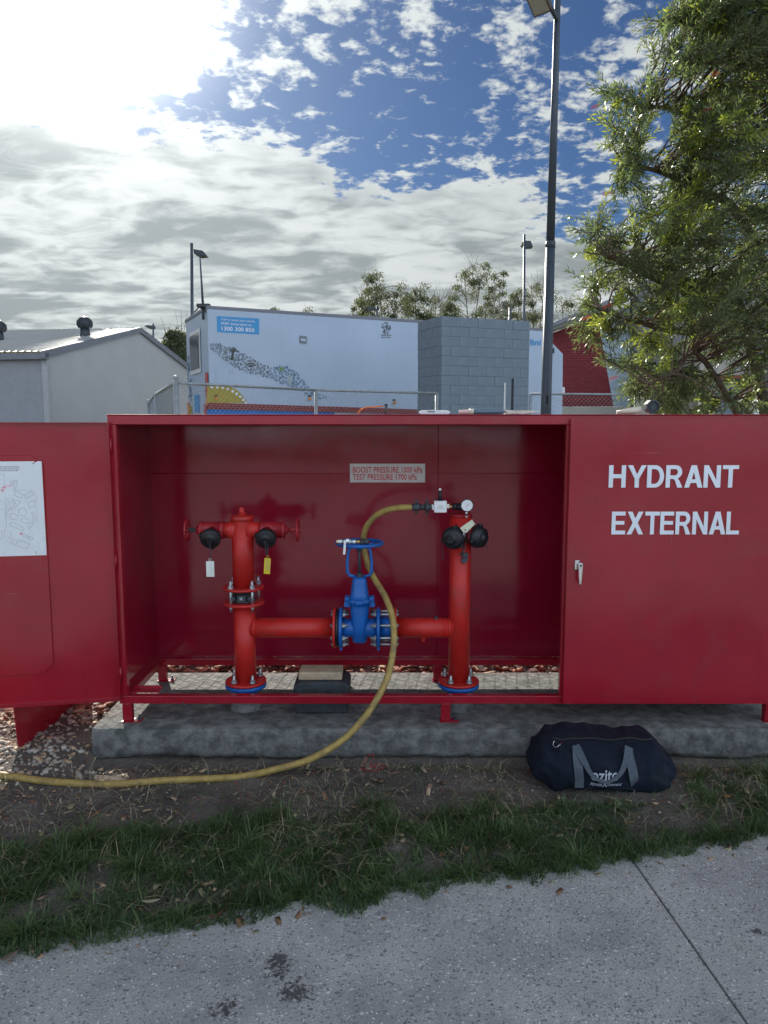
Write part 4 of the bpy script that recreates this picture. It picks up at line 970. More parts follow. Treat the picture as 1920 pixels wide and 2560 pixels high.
st = thing('sealant_tube', 'grey blue squeeze tube with a pale pink nozzle on the cabinet roof', 'tube', ((x0+x1)/2, YO, ZR_))
obj('nozzle', MB().lathe((x0, YO, ZR_+.012), (1,0,.02), [(0,.007),(.004,.009),(.050,.011),(.052,.012)], 16), M_pink, st)
obj('collar', MB().cyl((x0+.052, YO, ZR_+.0135), (x0+.072, YO, ZR_+.0135), .0135, 18), M_cream, st)
obj('tube_body', MB().lathe((x0+.072, YO, ZR_+.0140), (1,0,0), [(0,.0135),(.004,.0138),(.10,.0138),(.135,.0128),(.165,.004)], 22), M_tube, st)
x0, x1 = RX(1263, YO), RX(1350, YO)
kn = thing('cream_marker', 'cream plastic cutter with a grey tip beside the squeeze tube on the roof', 'cutter', ((x0+x1)/2, YO, ZR_))
obj('body', MB().prism([(x0, YO-.008, ZR_+.0005), (x0+.06, YO-.008, ZR_+.003), (x0+.088, YO-.008, ZR_+.0005), (x0+.108, YO-.008, ZR_+.005), (x1-.03, YO-.008, ZR_+.006), (x1-.03, YO-.008, ZR_+.017), (x0+.09, YO-.008, ZR_+.019), (x0+.004, YO-.008, ZR_+.020), (x0, YO-.008, ZR_+.017)], (0,.018,0)), M_cream, kn, bevel=.002)
obj('tip', MB().box((x1-.0295, YO-.005, ZR_+.007), (x1, YO+.007, ZR_+.016)), M_zinc, kn, bevel=.002)
mk_ = MB(); 
for k in range(7): mk_.box((x0+.042+k*.0055, YO-.0088, ZR_+.0145), (x0+.0445+k*.0055, YO-.0082, ZR_+.0185))
obj('printed_marks', mk_, M_ink, kn); obj('hole', MB().cyl((x0+.006, YO-.0086, ZR_+.009), (x0+.006, YO-.0075, ZR_+.009), .0032, 10), M_black, kn)
cxp = P(1629, 1018, YO)
bc_ = thing('hose_cap', 'round black threaded hose cap standing on edge on the cabinet roof', 'cap', (cxp.x, YO, ZR_))
cz = ZR_+.037
obj('collar', MB().lathe((cxp.x, YO+.035, cz), (0,-1,0), [(0,.030),(.01,.036),(.05,.037),(.062,.034),(.062,.026),(.045,.025)], 8, .4, False), M_castgrey, bc_, bevel=.002)
obj('plug', MB().cyl((cxp.x, YO+.03, cz), (cxp.x, YO-.018, cz), .024, 22).cyl((cxp.x, YO-.018, cz), (cxp.x, YO-.022, cz), .017, 18), M_dark, bc_)
ta, tb_ = P(1543, 1034, YO), P(1606, 1020, YO)
tu = MB().tube([(ta.x, YO+.01, ZR_+.009), ((ta.x+tb_.x)/2, YO+.005, ZR_+.0165), (tb_.x-.008, YO, ZR_+.0235)], [.0085, .014, .0175], 16)
tt = obj('paper_cup_cone', tu, M_cream, None, origin=((ta.x+tb_.x)/2, YO, ZR_)); tt.name = 'cream_nozzle'; tag(tt, 'cream tapered plastic nozzle leaning against the round black cap on the roof', 'nozzle')

# ------------------------------------------------------------------ chain link fences
def fence(name, label, pts, zb, zt, posts, pr=.024, caps=True, group=None, bottom=False, wire=.0016, pitch=.0707):
    f = thing(name, label, 'fence', (pts[0][0], pts[0][1], zb), group)
    for (x, y), r_, dz in posts:
        b_ = MB().cyl((x, y, zb-.15), (x, y, zt+dz), r_, 12)
        if caps and dz > 0: b_.sphere((x, y, zt+dz), r_*1.25, 10, (1,1,.8))
        obj('post', b_, M_galv, f)
    for (x0, y0), (x1, y1) in zip(pts, pts[1:]):
        obj('top_rail', MB().cyl((x0, y0, zt), (x1, y1, zt), .019, 10), M_galv, f)
        if bottom: obj('bottom_rail', MB().cyl((x0, y0, zb+.02), (x1, y1, zb+.02), .021, 10), M_galv, f)
        L_ = math.hypot(x1-x0, y1-y0); H = zt-zb-.02; wb = MB(); d = Vector(((x1-x0)/L_, (y1-y0)/L_, 0)); s_ = -H
        while s_ < L_:
            for up in (1, -1):
                a_, b2 = s_, s_+H
                t0 = max(0, -a_); t1 = min(H, L_-a_)
                if t1-t0 < .02: continue
                z_0, z_1 = (zb+.02+t0, zb+.02+t1) if up > 0 else (zt-t0, zt-t1)
                o_ = Vector((0,-.002*up,0)); p = Vector((x0, y0, 0))+d*(a_+t0)+o_; q = Vector((x0, y0, 0))+d*(a_+t1)+o_
                p.z, q.z = z_0, z_1; wb.cyl(p, q, wire, 3, smooth=False)
            s_ += pitch
        obj('wire_mesh', wb, M_zinc, f, kind='stuff')
    return f
A = P(440, 957, 9.0); ft = A.z
def far(px, py):
    k = (ft-CH)/ray(px, py).z; return (ray(px, py).x*k, ray(px, py).y*k)
m1, m2 = far(790, 975), far(1092, 983)
# straighten the run a little: keep the far points on one line
fence('chain_link_fence', 'grey chain link fence with capped corner post in front of the white trailer', [(A.x, 9.0), m1, m2], 0, ft, [((A.x, 9.0), .031, .06), (m1, .024, 0), (m2, .028, .0)], wire=.0019)
l1, l2 = far(390, 984), far(371, 1009)
fence('chain_link_fence', 'chain link fence running away beside the grey shed from the capped corner post', [(A.x-.05, 9.1), l1, l2], 0, ft, [(l1, .028, 0), (l2, .04, .06)], wire=.0019)
r1 = far(1326, 985); r2_ = far(1590, 986)
fence('chain_link_fence', 'chain link fence between the block wall and the bottlebrush tree', [r1, r2_], 0, ft, [(r1, .026, .0), (r2_, .026, .03)], wire=.0019)
n0, n1, n2 = (-3.3, 4.22), (-.55, 5.02), (3.2, 5.95)
fence('chain_link_fence', 'low chain link fence on the mulch right behind the red cabinet', [n0, n1, n2], .13, 1.42, [(n0, .024, 0), (n1, .022, 0), (n2, .024, 0)], bottom=True, wire=.0016)
for (px, w_, y0, lab, m_) in ((1263, .020, 957, 'thin white pipe standing in front of the concrete block wall', M_white), (1282, .038, 946, 'dark square post standing beside the thin white pipe before the block wall', M_dark)):
    q = P(px, y0, 11.5); o_ = obj('steel_post', MB().box((q.x-w_/2, 11.5, -.05), (q.x+w_/2, 11.5+w_, q.z)), m_, None, origin=(q.x, 11.5, 0)); tag(o_, lab, 'post')

# ------------------------------------------------------------------ white clinic trailer
S0 = P(518, 767, 16.6); U = Vector((.9025, .4307, 0)); N = Vector((.4307, -.9025, 0)); TZ = S0.z
def TS(px, py, off=0.0):
    d = ray(px, py); o = Vector((0,0,CH)); p0 = S0+N*off; k = (p0-o).dot(N)/d.dot(N); return o+d*k
def tp(u, z, off=0.0): q = S0+U*u+N*off; return Vector((q.x, q.y, z))
TL = (TS(1378, 830)-S0).dot(U)
tr = thing('clinic_trailer', 'long white clinic trailer with printed artwork behind the chain link fence', 'trailer', (S0.x, S0.y, 0))
obj('trailer_body', MB().prism([tp(0,1.15), tp(TL,1.15), tp(TL,TZ), tp(0,TZ)], -N*2.5), M_trailer, tr, bevel=.03)
obj('roof_edge', MB().prism([tp(-.02,TZ-.05,.004), tp(TL+.02,TZ-.05,.004), tp(TL+.02,TZ+.03,.004), tp(-.02,TZ+.03,.004)], -N*2.51), M_shedt, tr, bevel=.01)
def decal(pts, mat, name, off=.006, parent=None): return obj(name, MB().prism([TS(x, y, off) for x, y in pts], -N*.004), mat, parent or tr)
def ttext(body, x0, x1, yb0, yt0, yb1, mat, off=.012, **kw):
    a, c, t_ = TS(x0, yb0, off), TS(x1, yb1, off), TS(x0, yt0, off); mb = text_mb(body, 1, 1, **kw); W_ = c-a; H_ = t_-a
    mb.v = [tuple(a+W_*v[0]+H_*v[2]) for v in mb.v]; return obj('lettering', mb, mat, tr)
decal([(543,830),(648,836.5),(648,796.5),(542,790)], M_sblue, 'sign_panel')
ttext("Call to book your child's", 553, 637, 802, 795, 808, M_letter, bold=.01)
ttext("FREE* dental check on", 553, 629, 811.5, 804.5, 816, M_letter, bold=.01)
ttext("1300 300 850", 554, 636, 826, 815.5, 830.5, M_letter, bold=.02)
ttext("lini", 1326, 1352, 863, 848, 863.5, M_sblue, bold=.02)
# the pebble band printed on the side
spine = [(110,485,20),(160,495,48),(230,530,75),(330,590,95),(450,650,105),(560,700,95),(650,730,75),(740,770,70),(830,790,60),(900,805,88),(1000,830,105),(1100,880,95),(1170,930,75),(1240,1000,50),(1300,1025,40),(1370,1060,30),(1460,1078,10)]
r3 = random.Random(11); pts = []; mbs = {'c': MB(), 't': MB(), 'p': MB()}
for _ in range(9000):
    k = r3.randrange(len(spine)-1); f = r3.random(); a_, b2 = spine[k], spine[k+1]; x = a_[0]+(b2[0]-a_[0])*f; y = a_[1]+(b2[1]-a_[1])*f; hw_ = a_[2]+(b2[2]-a_[2])*f
    v = r3.uniform(-1, 1); y += v*hw_; rr_ = (8+10*(1-abs(v))*r3.random()+4*r3.random())*(1 if x < 820 else 1.25) * (.65 if x > 1350 or x < 200 else 1)
    if (x-380)**2/900+(y-590)**2/3600 < 1.3 or (x-600)**2/4200+(y-700)**2/1900 < 1.1 or (x-1030)**2/1500+(y-870)**2/3400 < 1.2: continue
    if all((x-p[0])**2+(y-p[1])**2 > (rr_+p[2]+3)**2 for p in pts): pts.append((x, y, rr_))
    if len(pts) > 300: break
cs = .217
def ringprint(mb, x, y, r_, inner, n=7, ph=0, tri=.25):
    c = TS(500+x*cs, 760+y*cs, .012); s1 = cs/FPX*(c.y)*1.0; vs = []
    for q in (1, inner):
        for i in range(n):
            a_ = ph+2*math.pi*i/n; k = r_*s1*q*(1-tri*math.cos(3*(a_-ph))*.6); vs.append(c+U*(math.cos(a_)*k*1.05)+Vector((0,0,math.sin(a_)*k)))
    mb.add(vs, [(i, (i+1)%n, n+(i+1)%n, n+i) for i in range(n)])
for x, y, r_ in pts:
    m_ = mbs['c'] if x < 800 else (mbs['t'] if (x > 860 and r3.random() > .25) else mbs['p'])
    ringprint(m_, x, y, r_, r3.choice((.45,.5,.6)), 8, r3.random()*6)
for k_, m_, nm in (('c', M_art1, 'pebble_print'), ('t', M_art2, 'pebble_print'), ('p', mk('faded_slate_print', (.14,.22,.32), .6), 'pebble_print')): obj(nm, mbs[k_], m_, tr, kind='stuff')
def cpt(*p): return [(500+x*cs, 760+y*cs) for x, y in p]
decal(cpt((352,648),(388,650),(392,560),(418,545),(440,560),(446,546),(418,528),(408,500),(398,502),(396,530),(388,500),(380,490),(374,500),(380,535),(356,512),(342,518),(366,552)), M_art1, 'tree_print')
for (q0, q1, m_) in ((78, 62, M_art3), (56, 42, M_art1), (34, 10, M_art1)):
    b_ = MB(); o_ = [TS(500+(585+q*1.15*math.cos(t))*cs, 760+(735-q*math.sin(t))*cs, .010) for q in (q0, q1) for t in np.linspace(R(25), R(150), 10)]
    b_.add(o_, [(i, i+1, 11+i, 10+i) for i in range(9)]); obj('arch_print', b_, m_, tr)
b_ = MB(); o_ = [TS(500+(1068+q*.9*math.cos(t))*cs+s_, 760+(880+q*math.sin(t))*cs, .010) for q, s_ in ((72, 0), (44, 3)) for t in np.linspace(R(100), R(270), 12)]
b_.add(o_, [(i, i+1, 13+i, 12+i) for i in range(11)]); obj('crescent_print', b_, M_art3, tr)
b_ = MB(); o_ = [TS(500+(940+24*math.cos(t))*cs, 760+(750+24*math.sin(t))*cs, .011) for t in np.linspace(0, 2*math.pi, 13)[:-1]]; b_.add(o_, [tuple(range(12))]); obj('lime_spot', b_, M_lime, tr)
yl = [(518,1008)] + [(518,962)] + [(500+x*cs, 760+y*cs) for x, y in ((200,944),(300,945),(370,962),(430,995),(480,1040),(520,1090),(555,1140))]
decal(yl, M_olive, 'mustard_arc', .005)
b_ = MB()
for x, y in ((135,958),(200,958),(262,962),(322,980),(376,1006),(422,1035),(464,1068),(500,1104),(530,1136)):
    o_ = [TS(500+(x+17*math.cos(t))*cs, 760+(y+17*math.sin(t))*cs, .013) for t in np.linspace(0, 2*math.pi, 9)[:-1]]; b_.add(o_, [tuple(range(8))])
obj('white_dots', b_, M_letter, tr)
for k_ in range(3):
    y0 = 1006.5+k_*5.4; y1 = 1023.5+k_*4.3
    decal([(518, y0+4.6), (1045, y1+3.6), (1045, y1), (518, y0)], M_tred, 'skirt_rail', .03+.008*k_)
decal([(518,1085),(836,1075),(836,1030.5),(518,1023)], M_tblue, 'blue_skirt', .008)
decal([(837,1075),(1400,1070),(1400,1045),(837,1032)], mk('pale_skirt', (.45,.50,.58), .5), 'pale_skirt', .008)
decal([(749,857),(767,859),(767,841),(749,839)], M_shedt, 'vent', .02); decal([(752,852),(764,853.5),(764,847),(752,846)], M_trailer, 'vent_louvre', .027)
for x, y in ((540,995),(774,996),(986,1006)):
    decal([(x-4,y-4),(x+4,y-4),(x+4,y-8),(x-4,y-8)], M_castgrey, 'clearance_lamp', .02); q = TS(x, y+1, .02); obj('clearance_lamp', MB().cyl(q, q+N*.03, .036, 12), M_lampor, tr)
for s_ in ((536,905,546,955),(572,918,584,955)): decal([(s_[0],s_[3]),(s_[2],s_[3]),(s_[2]-1,s_[1]),(s_[0]+2,s_[1])], mk('ghost_print', (.42,.52,.66), .6), 'faded_print', .005)
# crest
b_ = MB(); rc = random.Random(5)
for k_ in range(46):
    a_ = rc.random()*6.28; q = 12*math.sqrt(rc.random()); x = 965+q*math.cos(a_)*.95; y = 820+q*math.sin(a_)*1.15
    o_ = [TS(x+2.2*math.cos(t+a_)*(1 if i % 2 else .45), y+2.2*math.sin(t+a_)*(1 if i % 2 else .45), .010) for i, t in enumerate(np.linspace(0, 2*math.pi, 9)[:-1])]; b_.add(o_, [tuple(range(8))])
obj('crest_print', b_, M_art1, tr)
ttext('Queensland', 953, 978, 839.5, 835, 840, M_art1, bold=.02); ttext('Government', 953, 977, 844.5, 841, 845, M_art1, bold=.02)
# rear end wall with window and lamps
def te(v, z, off=.0): q = S0-N*v-U*off; return Vector((q.x, q.y, z))       # v runs into the depth
def equad(v0, v1, z0, z1, off, mat, name): return obj(name, MB().prism([te(v0,z0,off), te(v1,z0,off), te(v1,z1,off), te(v0,z1,off)], U*.01), mat, tr)
equad(.75, 1.95, 2.85, 4.0-.15, .03, M_white, 'window_frame'); equad(.85, 1.85, 2.95, 3.75, .045, M_glassd, 'window_pane')
equad(.05, .30, 2.28, 2.80, .03, M_lampred, 'marker_strip'); equad(.05, .30, 1.98, 2.26, .03, M_lampor, 'marker_strip'); equad(.10, .34, 1.78, 2.10, .06, M_lampred, 'tail_lamp')
equad(2.2, 2.42, 1.85, 2.20, .04, M_lampor, 'tail_lamp'); equad(2.0, 2.46, 1.55, 2.10, .02, M_olive, 'mustard_arc'); equad(1.1, 1.6, 1.95, 2.35, .02, M_sblue, 'sign_panel')
equad(.0, 2.5, 1.62, 1.78, .05, M_tred, 'skirt_rail')
b_ = MB()
for k_ in range(30):
    v0 = 1.95+rc.random()*.4; z_ = 2.2+rc.random()*1.1; s_ = .05
    b_.add([te(v0-s_,z_,.02), te(v0,z_-s_,.02), te(v0+s_,z_,.02), te(v0,z_+s_,.02)], [(0,1,2,3)])
obj('pebble_print', b_, M_art2, tr, kind='stuff')
q = S0-N*.2-U*.05
obj('aerial', MB().cyl((q.x, q.y, TZ-.25), (q.x, q.y, TZ+.12), .03, 8).cyl((q.x, q.y, TZ+.1), P(500, 643, 16.9), .028, 8, .014), M_poleg, tr)
obj('aerial_bracket', MB().box((q.x-.12, q.y-.1, TZ+.01), (q.x+.16, q.y+.06, TZ+.08)).tube([(q.x-.2, q.y, TZ-.1), (q.x-.08, q.y, TZ+.02), (q.x+.1, q.y-.05, TZ-.12)], .015, 6), M_castgrey, tr)
nz = [TS(1378,836), TS(1378,1070), TS(1406,1072), TS(1408,885), TS(1382,858)]
obj('trailer_nose', MB().prism(nz, -N*2.4), M_trailer, tr, bevel=.02)
decal([(1380,883),(1386,883),(1386,870),(1380,870)], M_black, 'side_lamp', .03)
decal([(1406,982),(1412,982),(1412,968),(1406,968)], M_white, 'mirror_panel', .03)

# ------------------------------------------------------------------ block wall
C0 = P(1105, 790, 15.0); WT = C0.z
er = P(1325, 803, 15.76); el_ = P(1045, 805, 15.88)
bw = thing('block_wall', 'grey concrete block enclosure with streaked faces in front of the trailer', 'wall', (C0.x, C0.y, 0))
F1 = Vector((er.x-C0.x, er.y-C0.y, 0)); F2 = Vector((el_.x-C0.x, el_.y-C0.y, 0)); RH = .1925; NR = 20
n1 = Vector((F1.y, -F1.x, 0)).normalized(); n2v = Vector((-F2.y, F2.x, 0)).normalized(); n2v = n2v if n2v.x < 0 else -n2v
core = MB(); c_in = [C0+F1, C0, C0+F2, C0+F2+F1]
core.prism([Vector((p.x, p.y, 0)) - n1*.02*(1 if i < 3 else 0) - n2v*.02*(1 if 0 < i else 0) for i, p in enumerate(c_in)], (0,0,WT-.012)); obj('mortar_core', core, M_mortar, bw)
def bmesh_block(L_, dirv, nrm):
    b_ = MB(); d = dirv.normalized(); o = Vector((0,0,0)); pr = [o+d*.0025, o+d*(L_-.0025), o+d*(L_-.0025)-nrm*.06, o+d*.0025-nrm*.06]
    b_.prism([p+Vector((0,0,.0025)) for p in pr], (0,0,RH-.005)); return mesh_of('block', b_, M_block)
def lay(F, nrm, ncol, off):
    L_ = F.length/ncol; full = bmesh_block(L_, F, nrm); half = bmesh_block(L_/2, F, nrm); d = F.normalized()
    for r_ in range(NR):
        z_ = WT-(r_+1)*RH; s_ = 0; odd = r_ % 2 == 1
        segs = [(0, half)] + [(L_/2+L_*i, full) for i in range(ncol-1)] + [(F.length-L_/2, half)] if odd else [(L_*i, full) for i in range(ncol)]
        for s_, me in segs:
            o = bpy.data.objects.new('block', me); COL.objects.link(o); o.parent = bw
            o.location = Vector((C0.x, C0.y, z_)) + d*s_ + nrm*rnd.uniform(-.003, .010) - root_loc(bw); o.location.z = z_ - 0
lay(F1, n1, 5, 0); lay(F2, n2v, 3, 0)

# ------------------------------------------------------------------ grey steel shed
th = R(82); GD = Vector((math.cos(th), math.sin(th), 0)); SDv = Vector((-math.sin(th), math.cos(th), 0))*1.0; SDv = Vector((-.990, .139, 0))
CS = P(116, 880, 20.0); EZ = CS.z; Wd, Sl = 5.35, .232; AZ = EZ+Wd*Sl
sh = thing('steel_shed', 'pale grey steel shed with a low gable roof at the left', 'shed', (CS.x, CS.y, 0))
def sp(g, s_, z): q = Vector((CS.x, CS.y, 0))+GD*g+SDv*s_; return Vector((q.x, q.y, z))
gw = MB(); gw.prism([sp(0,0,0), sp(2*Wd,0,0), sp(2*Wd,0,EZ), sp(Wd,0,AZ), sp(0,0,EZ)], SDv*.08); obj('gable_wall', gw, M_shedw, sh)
cr = MB(); Ls = 14.0; n_ = 14*12; vs = []
for i in range(n_+1):
    s_ = Ls*i/n_; o_ = .022*math.cos(s_*2*math.pi/.17)
    for z_ in (0, EZ-.05): q = sp(0, s_+.12, z_) - GD*(o_+.02); vs.append(q)
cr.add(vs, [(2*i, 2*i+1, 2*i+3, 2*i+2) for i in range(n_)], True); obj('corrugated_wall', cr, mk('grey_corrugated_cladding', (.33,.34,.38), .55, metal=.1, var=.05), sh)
rf = MB(); vs = []; n_ = int(Ls/.19)*6
for i in range(n_+1):
    s_ = -.08 + (Ls+.1)*i/n_; rib = .028 if i % 6 == 0 else (.004 if i % 6 == 3 else 0)
    for g_, z_ in ((-.22, EZ-.22*Sl+.05), (Wd, AZ+.05), (2*Wd+.22, EZ-.22*Sl+.05)): q = sp(g_, s_, z_+rib); vs.append(q)
rf.add(vs, [(3*i+k, 3*i+k+1, 3*i+k+4, 3*i+k+3) for i in range(n_) for k in (0,1)]); obj('roof', rf, M_shedr, sh)
bt = MB(); bt.prism([sp(-.24,-.10,EZ-.24*Sl-.12), sp(Wd,-.10,AZ-.10), sp(Wd,-.10,AZ+.07), sp(-.24,-.10,EZ-.24*Sl+.07)], SDv*.10); bt.prism([sp(Wd,-.10,AZ-.10), sp(2*Wd+.24,-.10,EZ-.24*Sl-.12), sp(2*Wd+.24,-.10,EZ-.24*Sl+.07), sp(Wd,-.10,AZ+.07)], SDv*.10)
obj('barge_board', bt, M_shedt, sh)
gt = MB(); gt.prism([sp(-.20,-.1,EZ-.20), sp(-.05,-.1,EZ-.20), sp(-.05,-.1,EZ-.04), sp(-.20,-.1,EZ-.04)], SDv*Ls); obj('gutter', gt, M_shedt, sh)
obj('corner_flashing', MB().prism([sp(-.045,-.02,0), sp(.13,-.02,0), sp(.13,-.02,EZ-.1), sp(-.045,-.02,EZ-.1)], SDv*.15), mk('pale_flashing', (.42,.43,.46), .5), sh)
def vent(px, py, Y, r_, s_):
    q = P(px, py, Y); v_ = thing('roof_vent', s_, 'roof vent', (q.x, Y, q.z))
    obj('vent_neck', MB().lathe((q.x, Y, q.z-.25), (0,0,1), [(0,r_*1.15),(.27,r_*.88),(.44,r_*.84)], 16), M_dark, v_)
    hb = MB(); hb.lathe((q.x, Y, q.z+.18), (0,0,1), [(0,r_*.85),(.04,r_*1.22),(.14,r_*1.38),(.24,r_*1.28),(.32,r_*.85),(.36,r_*.2)], 20)
    obj('turbine_head', hb, M_dark, v_)
    for k_ in range(12):
        a_ = 2*math.pi*k_/12; b_ = MB(); b_.tube([(q.x+math.cos(a_+t*.25)*rr_, Y+math.sin(a_+t*.25)*rr_, q.z+.18+t*.34) for t, rr_ in ((.02,r_*1.1),(.3,r_*1.42),(.6,r_*1.40),(.95,r_*.8))], .012, 4); obj('turbine_blade', b_, M_castgrey, v_)
YV = 23.3
vent(213, 836, YV, .165, 'dark spinning turbine vent on the shed roof, right one'); vent(-3, 845, 22.9, .165, 'dark turbine vent on the shed roof at the very left edge')

# ------------------------------------------------------------------ right hand buildings
hb = thing('brick_hall', 'maroon brick building with pale corrugated corner and sloped grey roof', 'building', P(1380, 1059, 28)*1)
YB2 = 28.0
def pr2(pts, Y, mat, name, parent, dep=.3, bevel=0): return obj(name, MB().prism([P(x, y, Y) for x, y in pts], (0, dep, 0)), mat, parent, bevel=bevel)
pr2([(1383,1016),(1533,1016),(1494,792),(1383,832)], YB2, M_brickw, 'brick_wall', hb)
pr2([(1494,793),(1534,1016),(1580,1016),(1580,760)], YB2-.02, M_corr, 'corrugated_wall', hb)
cg = MB(); xa = P(1534,1016,YB2-.05).x; xb = P(1579,1016,YB2-.05).x; zb_, zt_ = P(1540,1015,YB2-.05).z, P(1540,775,YB2-.05).z; n_ = 14
for i in range(n_):
    x_ = xa-.55+(xb-xa+.55)*i/n_; zl = zb_ if x_ > xa else zb_+ (xa-x_)/.55*3.1
    cg.box((x_, YB2-.05, zl), (x_+.035, YB2-.0205, zt_))
obj('corrugation', cg, M_corr, hb)
pr2([(1375,829),(1452,797),(1600,738),(1600,727),(1452,788),(1375,820)], YB2-.9, mk('grey_fascia', (.33,.34,.34), .6), 'fascia', hb, .9)
pr2([(1372,820),(1452,789),(1600,728),(1600,716),(1452,778),(1372,811)], YB2-1.2, M_shedt, 'roof_edge', hb, 6)
pr2([(1330,1080),(1600,1080),(1600,1017),(1330,1017)], YB2-.4, M_beige, 'base_wall', hb, .7)
pr2([(1580,1075),(1592,1075),(1592,740),(1580,740)], YB2-.3, M_dark, 'downpipe', hb, .2)
pr2([(1300,812),(1352,826),(1378,826),(1378,838),(1300,838)], YB2+6, mk('green_roof', (.05,.10,.08), .6), 'rear_roof', hb, 3)
am = thing('amenities_block', 'beige and grey building with rust lintel seen through the bottlebrush', 'building', P(1750, 1059, 24))
Y3 = 24.0
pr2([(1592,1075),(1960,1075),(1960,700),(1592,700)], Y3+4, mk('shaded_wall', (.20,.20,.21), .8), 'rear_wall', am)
pr2([(1592,1075),(1755,1075),(1755,985),(1592,985)], Y3+1, M_beige, 'low_wall', am)
b_ = MB()
for k_ in range(24): q = P(1594+k_*6.6, 985, Y3+.9); b_.cyl((q.x, q.y, q.z), (q.x, q.y, q.z+.75), .015, 5)
q0, q1 = P(1594, 985, Y3+.9), P(1752, 985, Y3+.9); b_.cyl((q0.x, q0.y, q0.z+.75), (q1.x, q1.y, q1.z+.75), .025, 6); obj('railing', b_, M_dark, am)
for k_ in range(3): pr2([(1600+k_*50,960),(1640+k_*50,960),(1640+k_*50,905),(1600+k_*50,905)], Y3+3.9, M_glassd, 'window', am, .1)
pr2([(1750,941),(1900,936),(1900,842),(1750,842)], Y3, M_beige, 'upper_wall', am, 3)
pr2([(1752,950),(1900,943),(1900,937),(1752,942)], Y3-.05, M_rust, 'lintel', am, .3)
dr_ = pr2([(1788,1075),(1888,1075),(1888,945),(1788,950)], Y3+.3, M_ggrey, 'roller_door', am, .1)
for k_ in range(14):
    pr2([(1789,1058-k_*7.6),(1887,1058-k_*7.6),(1887,1053-k_*7.6),(1789,1053-k_*7.6)], Y3+.27, M_ggrey, 'slat', dr_, .03)
pr2([(1760,1075),(1788,1075),(1788,944),(1760,945)], Y3+.1, M_beige, 'side_wall', am)
pr2([(1888,1075),(1918,1075),(1918,840),(1888,840)], Y3-.3, M_shedt, 'column', am, .5)
pr2([(1885,1060),(1903,1060),(1903,997),(1885,997)], Y3-1, M_white, 'meter_box', am, .3)
for (px, w_, y0, lab) in ((1757, .10, 985, 'short white post behind the bottlebrush tree'), (1777, .04, 1015, 'thin white stake right of the short white post')):
    q = P(px, y0, 12.5); o_ = obj('white_post', MB().box((q.x-w_/2, 12.5, 0), (q.x+w_/2, 12.55, q.z)), M_white, None, bevel=.005, origin=(q.x, 12.5, 0)); tag(o_, lab, 'post')

# ------------------------------------------------------------------ light poles
def pole(px0, y0, px1, y1, Y, r0, r1, mat, label, head=None, name='light_pole'):
    top = P(px0, y0, Y); bt_ = P(px1, y1, Y); o = thing(name, label, 'light pole', (bt_.x, Y, 0))
    obj('pole', MB().cyl((bt_.x, Y, -.05), (bt_.x+(top.x-bt_.x), Y, top.z), r0, 16, r1), mat, o); return o, top, bt_
o, top, bt_ = pole(1391, -60, 1391, 600, 10.0, .085, .048, M_poleg, 'tall dark blue grey light pole standing behind the red cabinet')
bpy.data.objects.remove([c for c in o.children][0])
jz = P(1378, 608, 10).z; XPz = P(1364, 1035, 10).x
xt = P(1389, 0, 10).x
obj('pole', MB().cyl((XPz, 10, -.05), (XPz+.005, 10, jz), .078, 20, .062), M_poleg, o)
obj('pole', MB().cyl((XPz+.005, 10, jz-.02), (XPz+.02, 10, 7.5), .055, 20, .036), M_poleg, o)
obj('pole_collar', MB().cyl((XPz+.005, 10, jz-.06), (XPz+.005, 10, jz+.02), .066, 20), M_poleg, o)
hz = P(1368, 1000, 10-.08); obj('hand_hole_cover', MB().box((hz.x-.013, 10-.083, hz.z-.055), (hz.x+.018, 10-.066, hz.z+.06)), M_black, o, bevel=.004)
lh = MB(); c4 = [P(1311,17,9.3), P(1355,27,9.0), P(1381,4,9.75), P(1336,-8,10.0)]
zt_ = sum(p.z for p in c4)/4
c4 = [Vector((p.x, p.y, zt_+(p.z-zt_)*.25)) for p in c4]
lh.prism(c4, (0,0,.09)); hd_ = obj('lamp_head', lh, mk('brown_grey_lamp_body', (.10,.085,.07), .5), o, bevel=.008)
cc = sum(c4, Vector())/4; obj('diffuser', MB().prism([cc+(p-cc)*.80+Vector((0,0,-.004)) for p in c4], (0,0,.003)), M_lamp, o)
obj('lamp_arm', MB().cyl((cc.x+.2, cc.y+.2, cc.z+.05), (XPz+.02, 10, cc.z+.06), .03, 8), M_poleg, o)
def small_lamp(px, y0, Y, r_, label, quad, mat=M_poleg, yb=1060):
    o, top, b_ = pole(px, y0, px, yb, Y, r_, r_*.75, mat, label)
    hq = [P(x, y, Y+dy) for x, y, dy in quad]
    obj('lamp_head', MB().prism(hq, (0, .35, 0)), M_castgrey if mat is not M_shedt else M_shedr, o, bevel=.01); return o
small_lamp(479, 608, 22.5, .058, 'slim light pole with flat head beside the left end of the trailer', [(483,622,0),(494,624,0),(506,626,0),(515,638,0),(498,640,0),(484,633,0)])
small_lamp(1311, 586, 30, .062, 'slim light pole with angled head above the concrete block wall', [(1305,606,0),(1312,601,0),(1327,602,0),(1333,617,0),(1314,618,0),(1305,612,0)])
small_lamp(383, 809, 42, .06, 'small lamp post with a bright head showing above the shed roof', [(360,815,0),(368,812,0),(384,814,0),(384,821,0),(372,821,0)])
small_lamp(942, 764, 45, .06, 'faint small lamp post showing above the trailer roof before the gum trees', [(912,769,0),(930,766,0),(948,767,0),(948,773,0),(922,776,0)])
q = P(1275, 769, 34); o_ = obj('steel_post', MB().cyl((q.x, 34, 0), q, .055, 10), M_poleg, None, origin=(q.x, 34, 0)); tag(o_, 'short plain post rising just behind the top of the block wall', 'post')

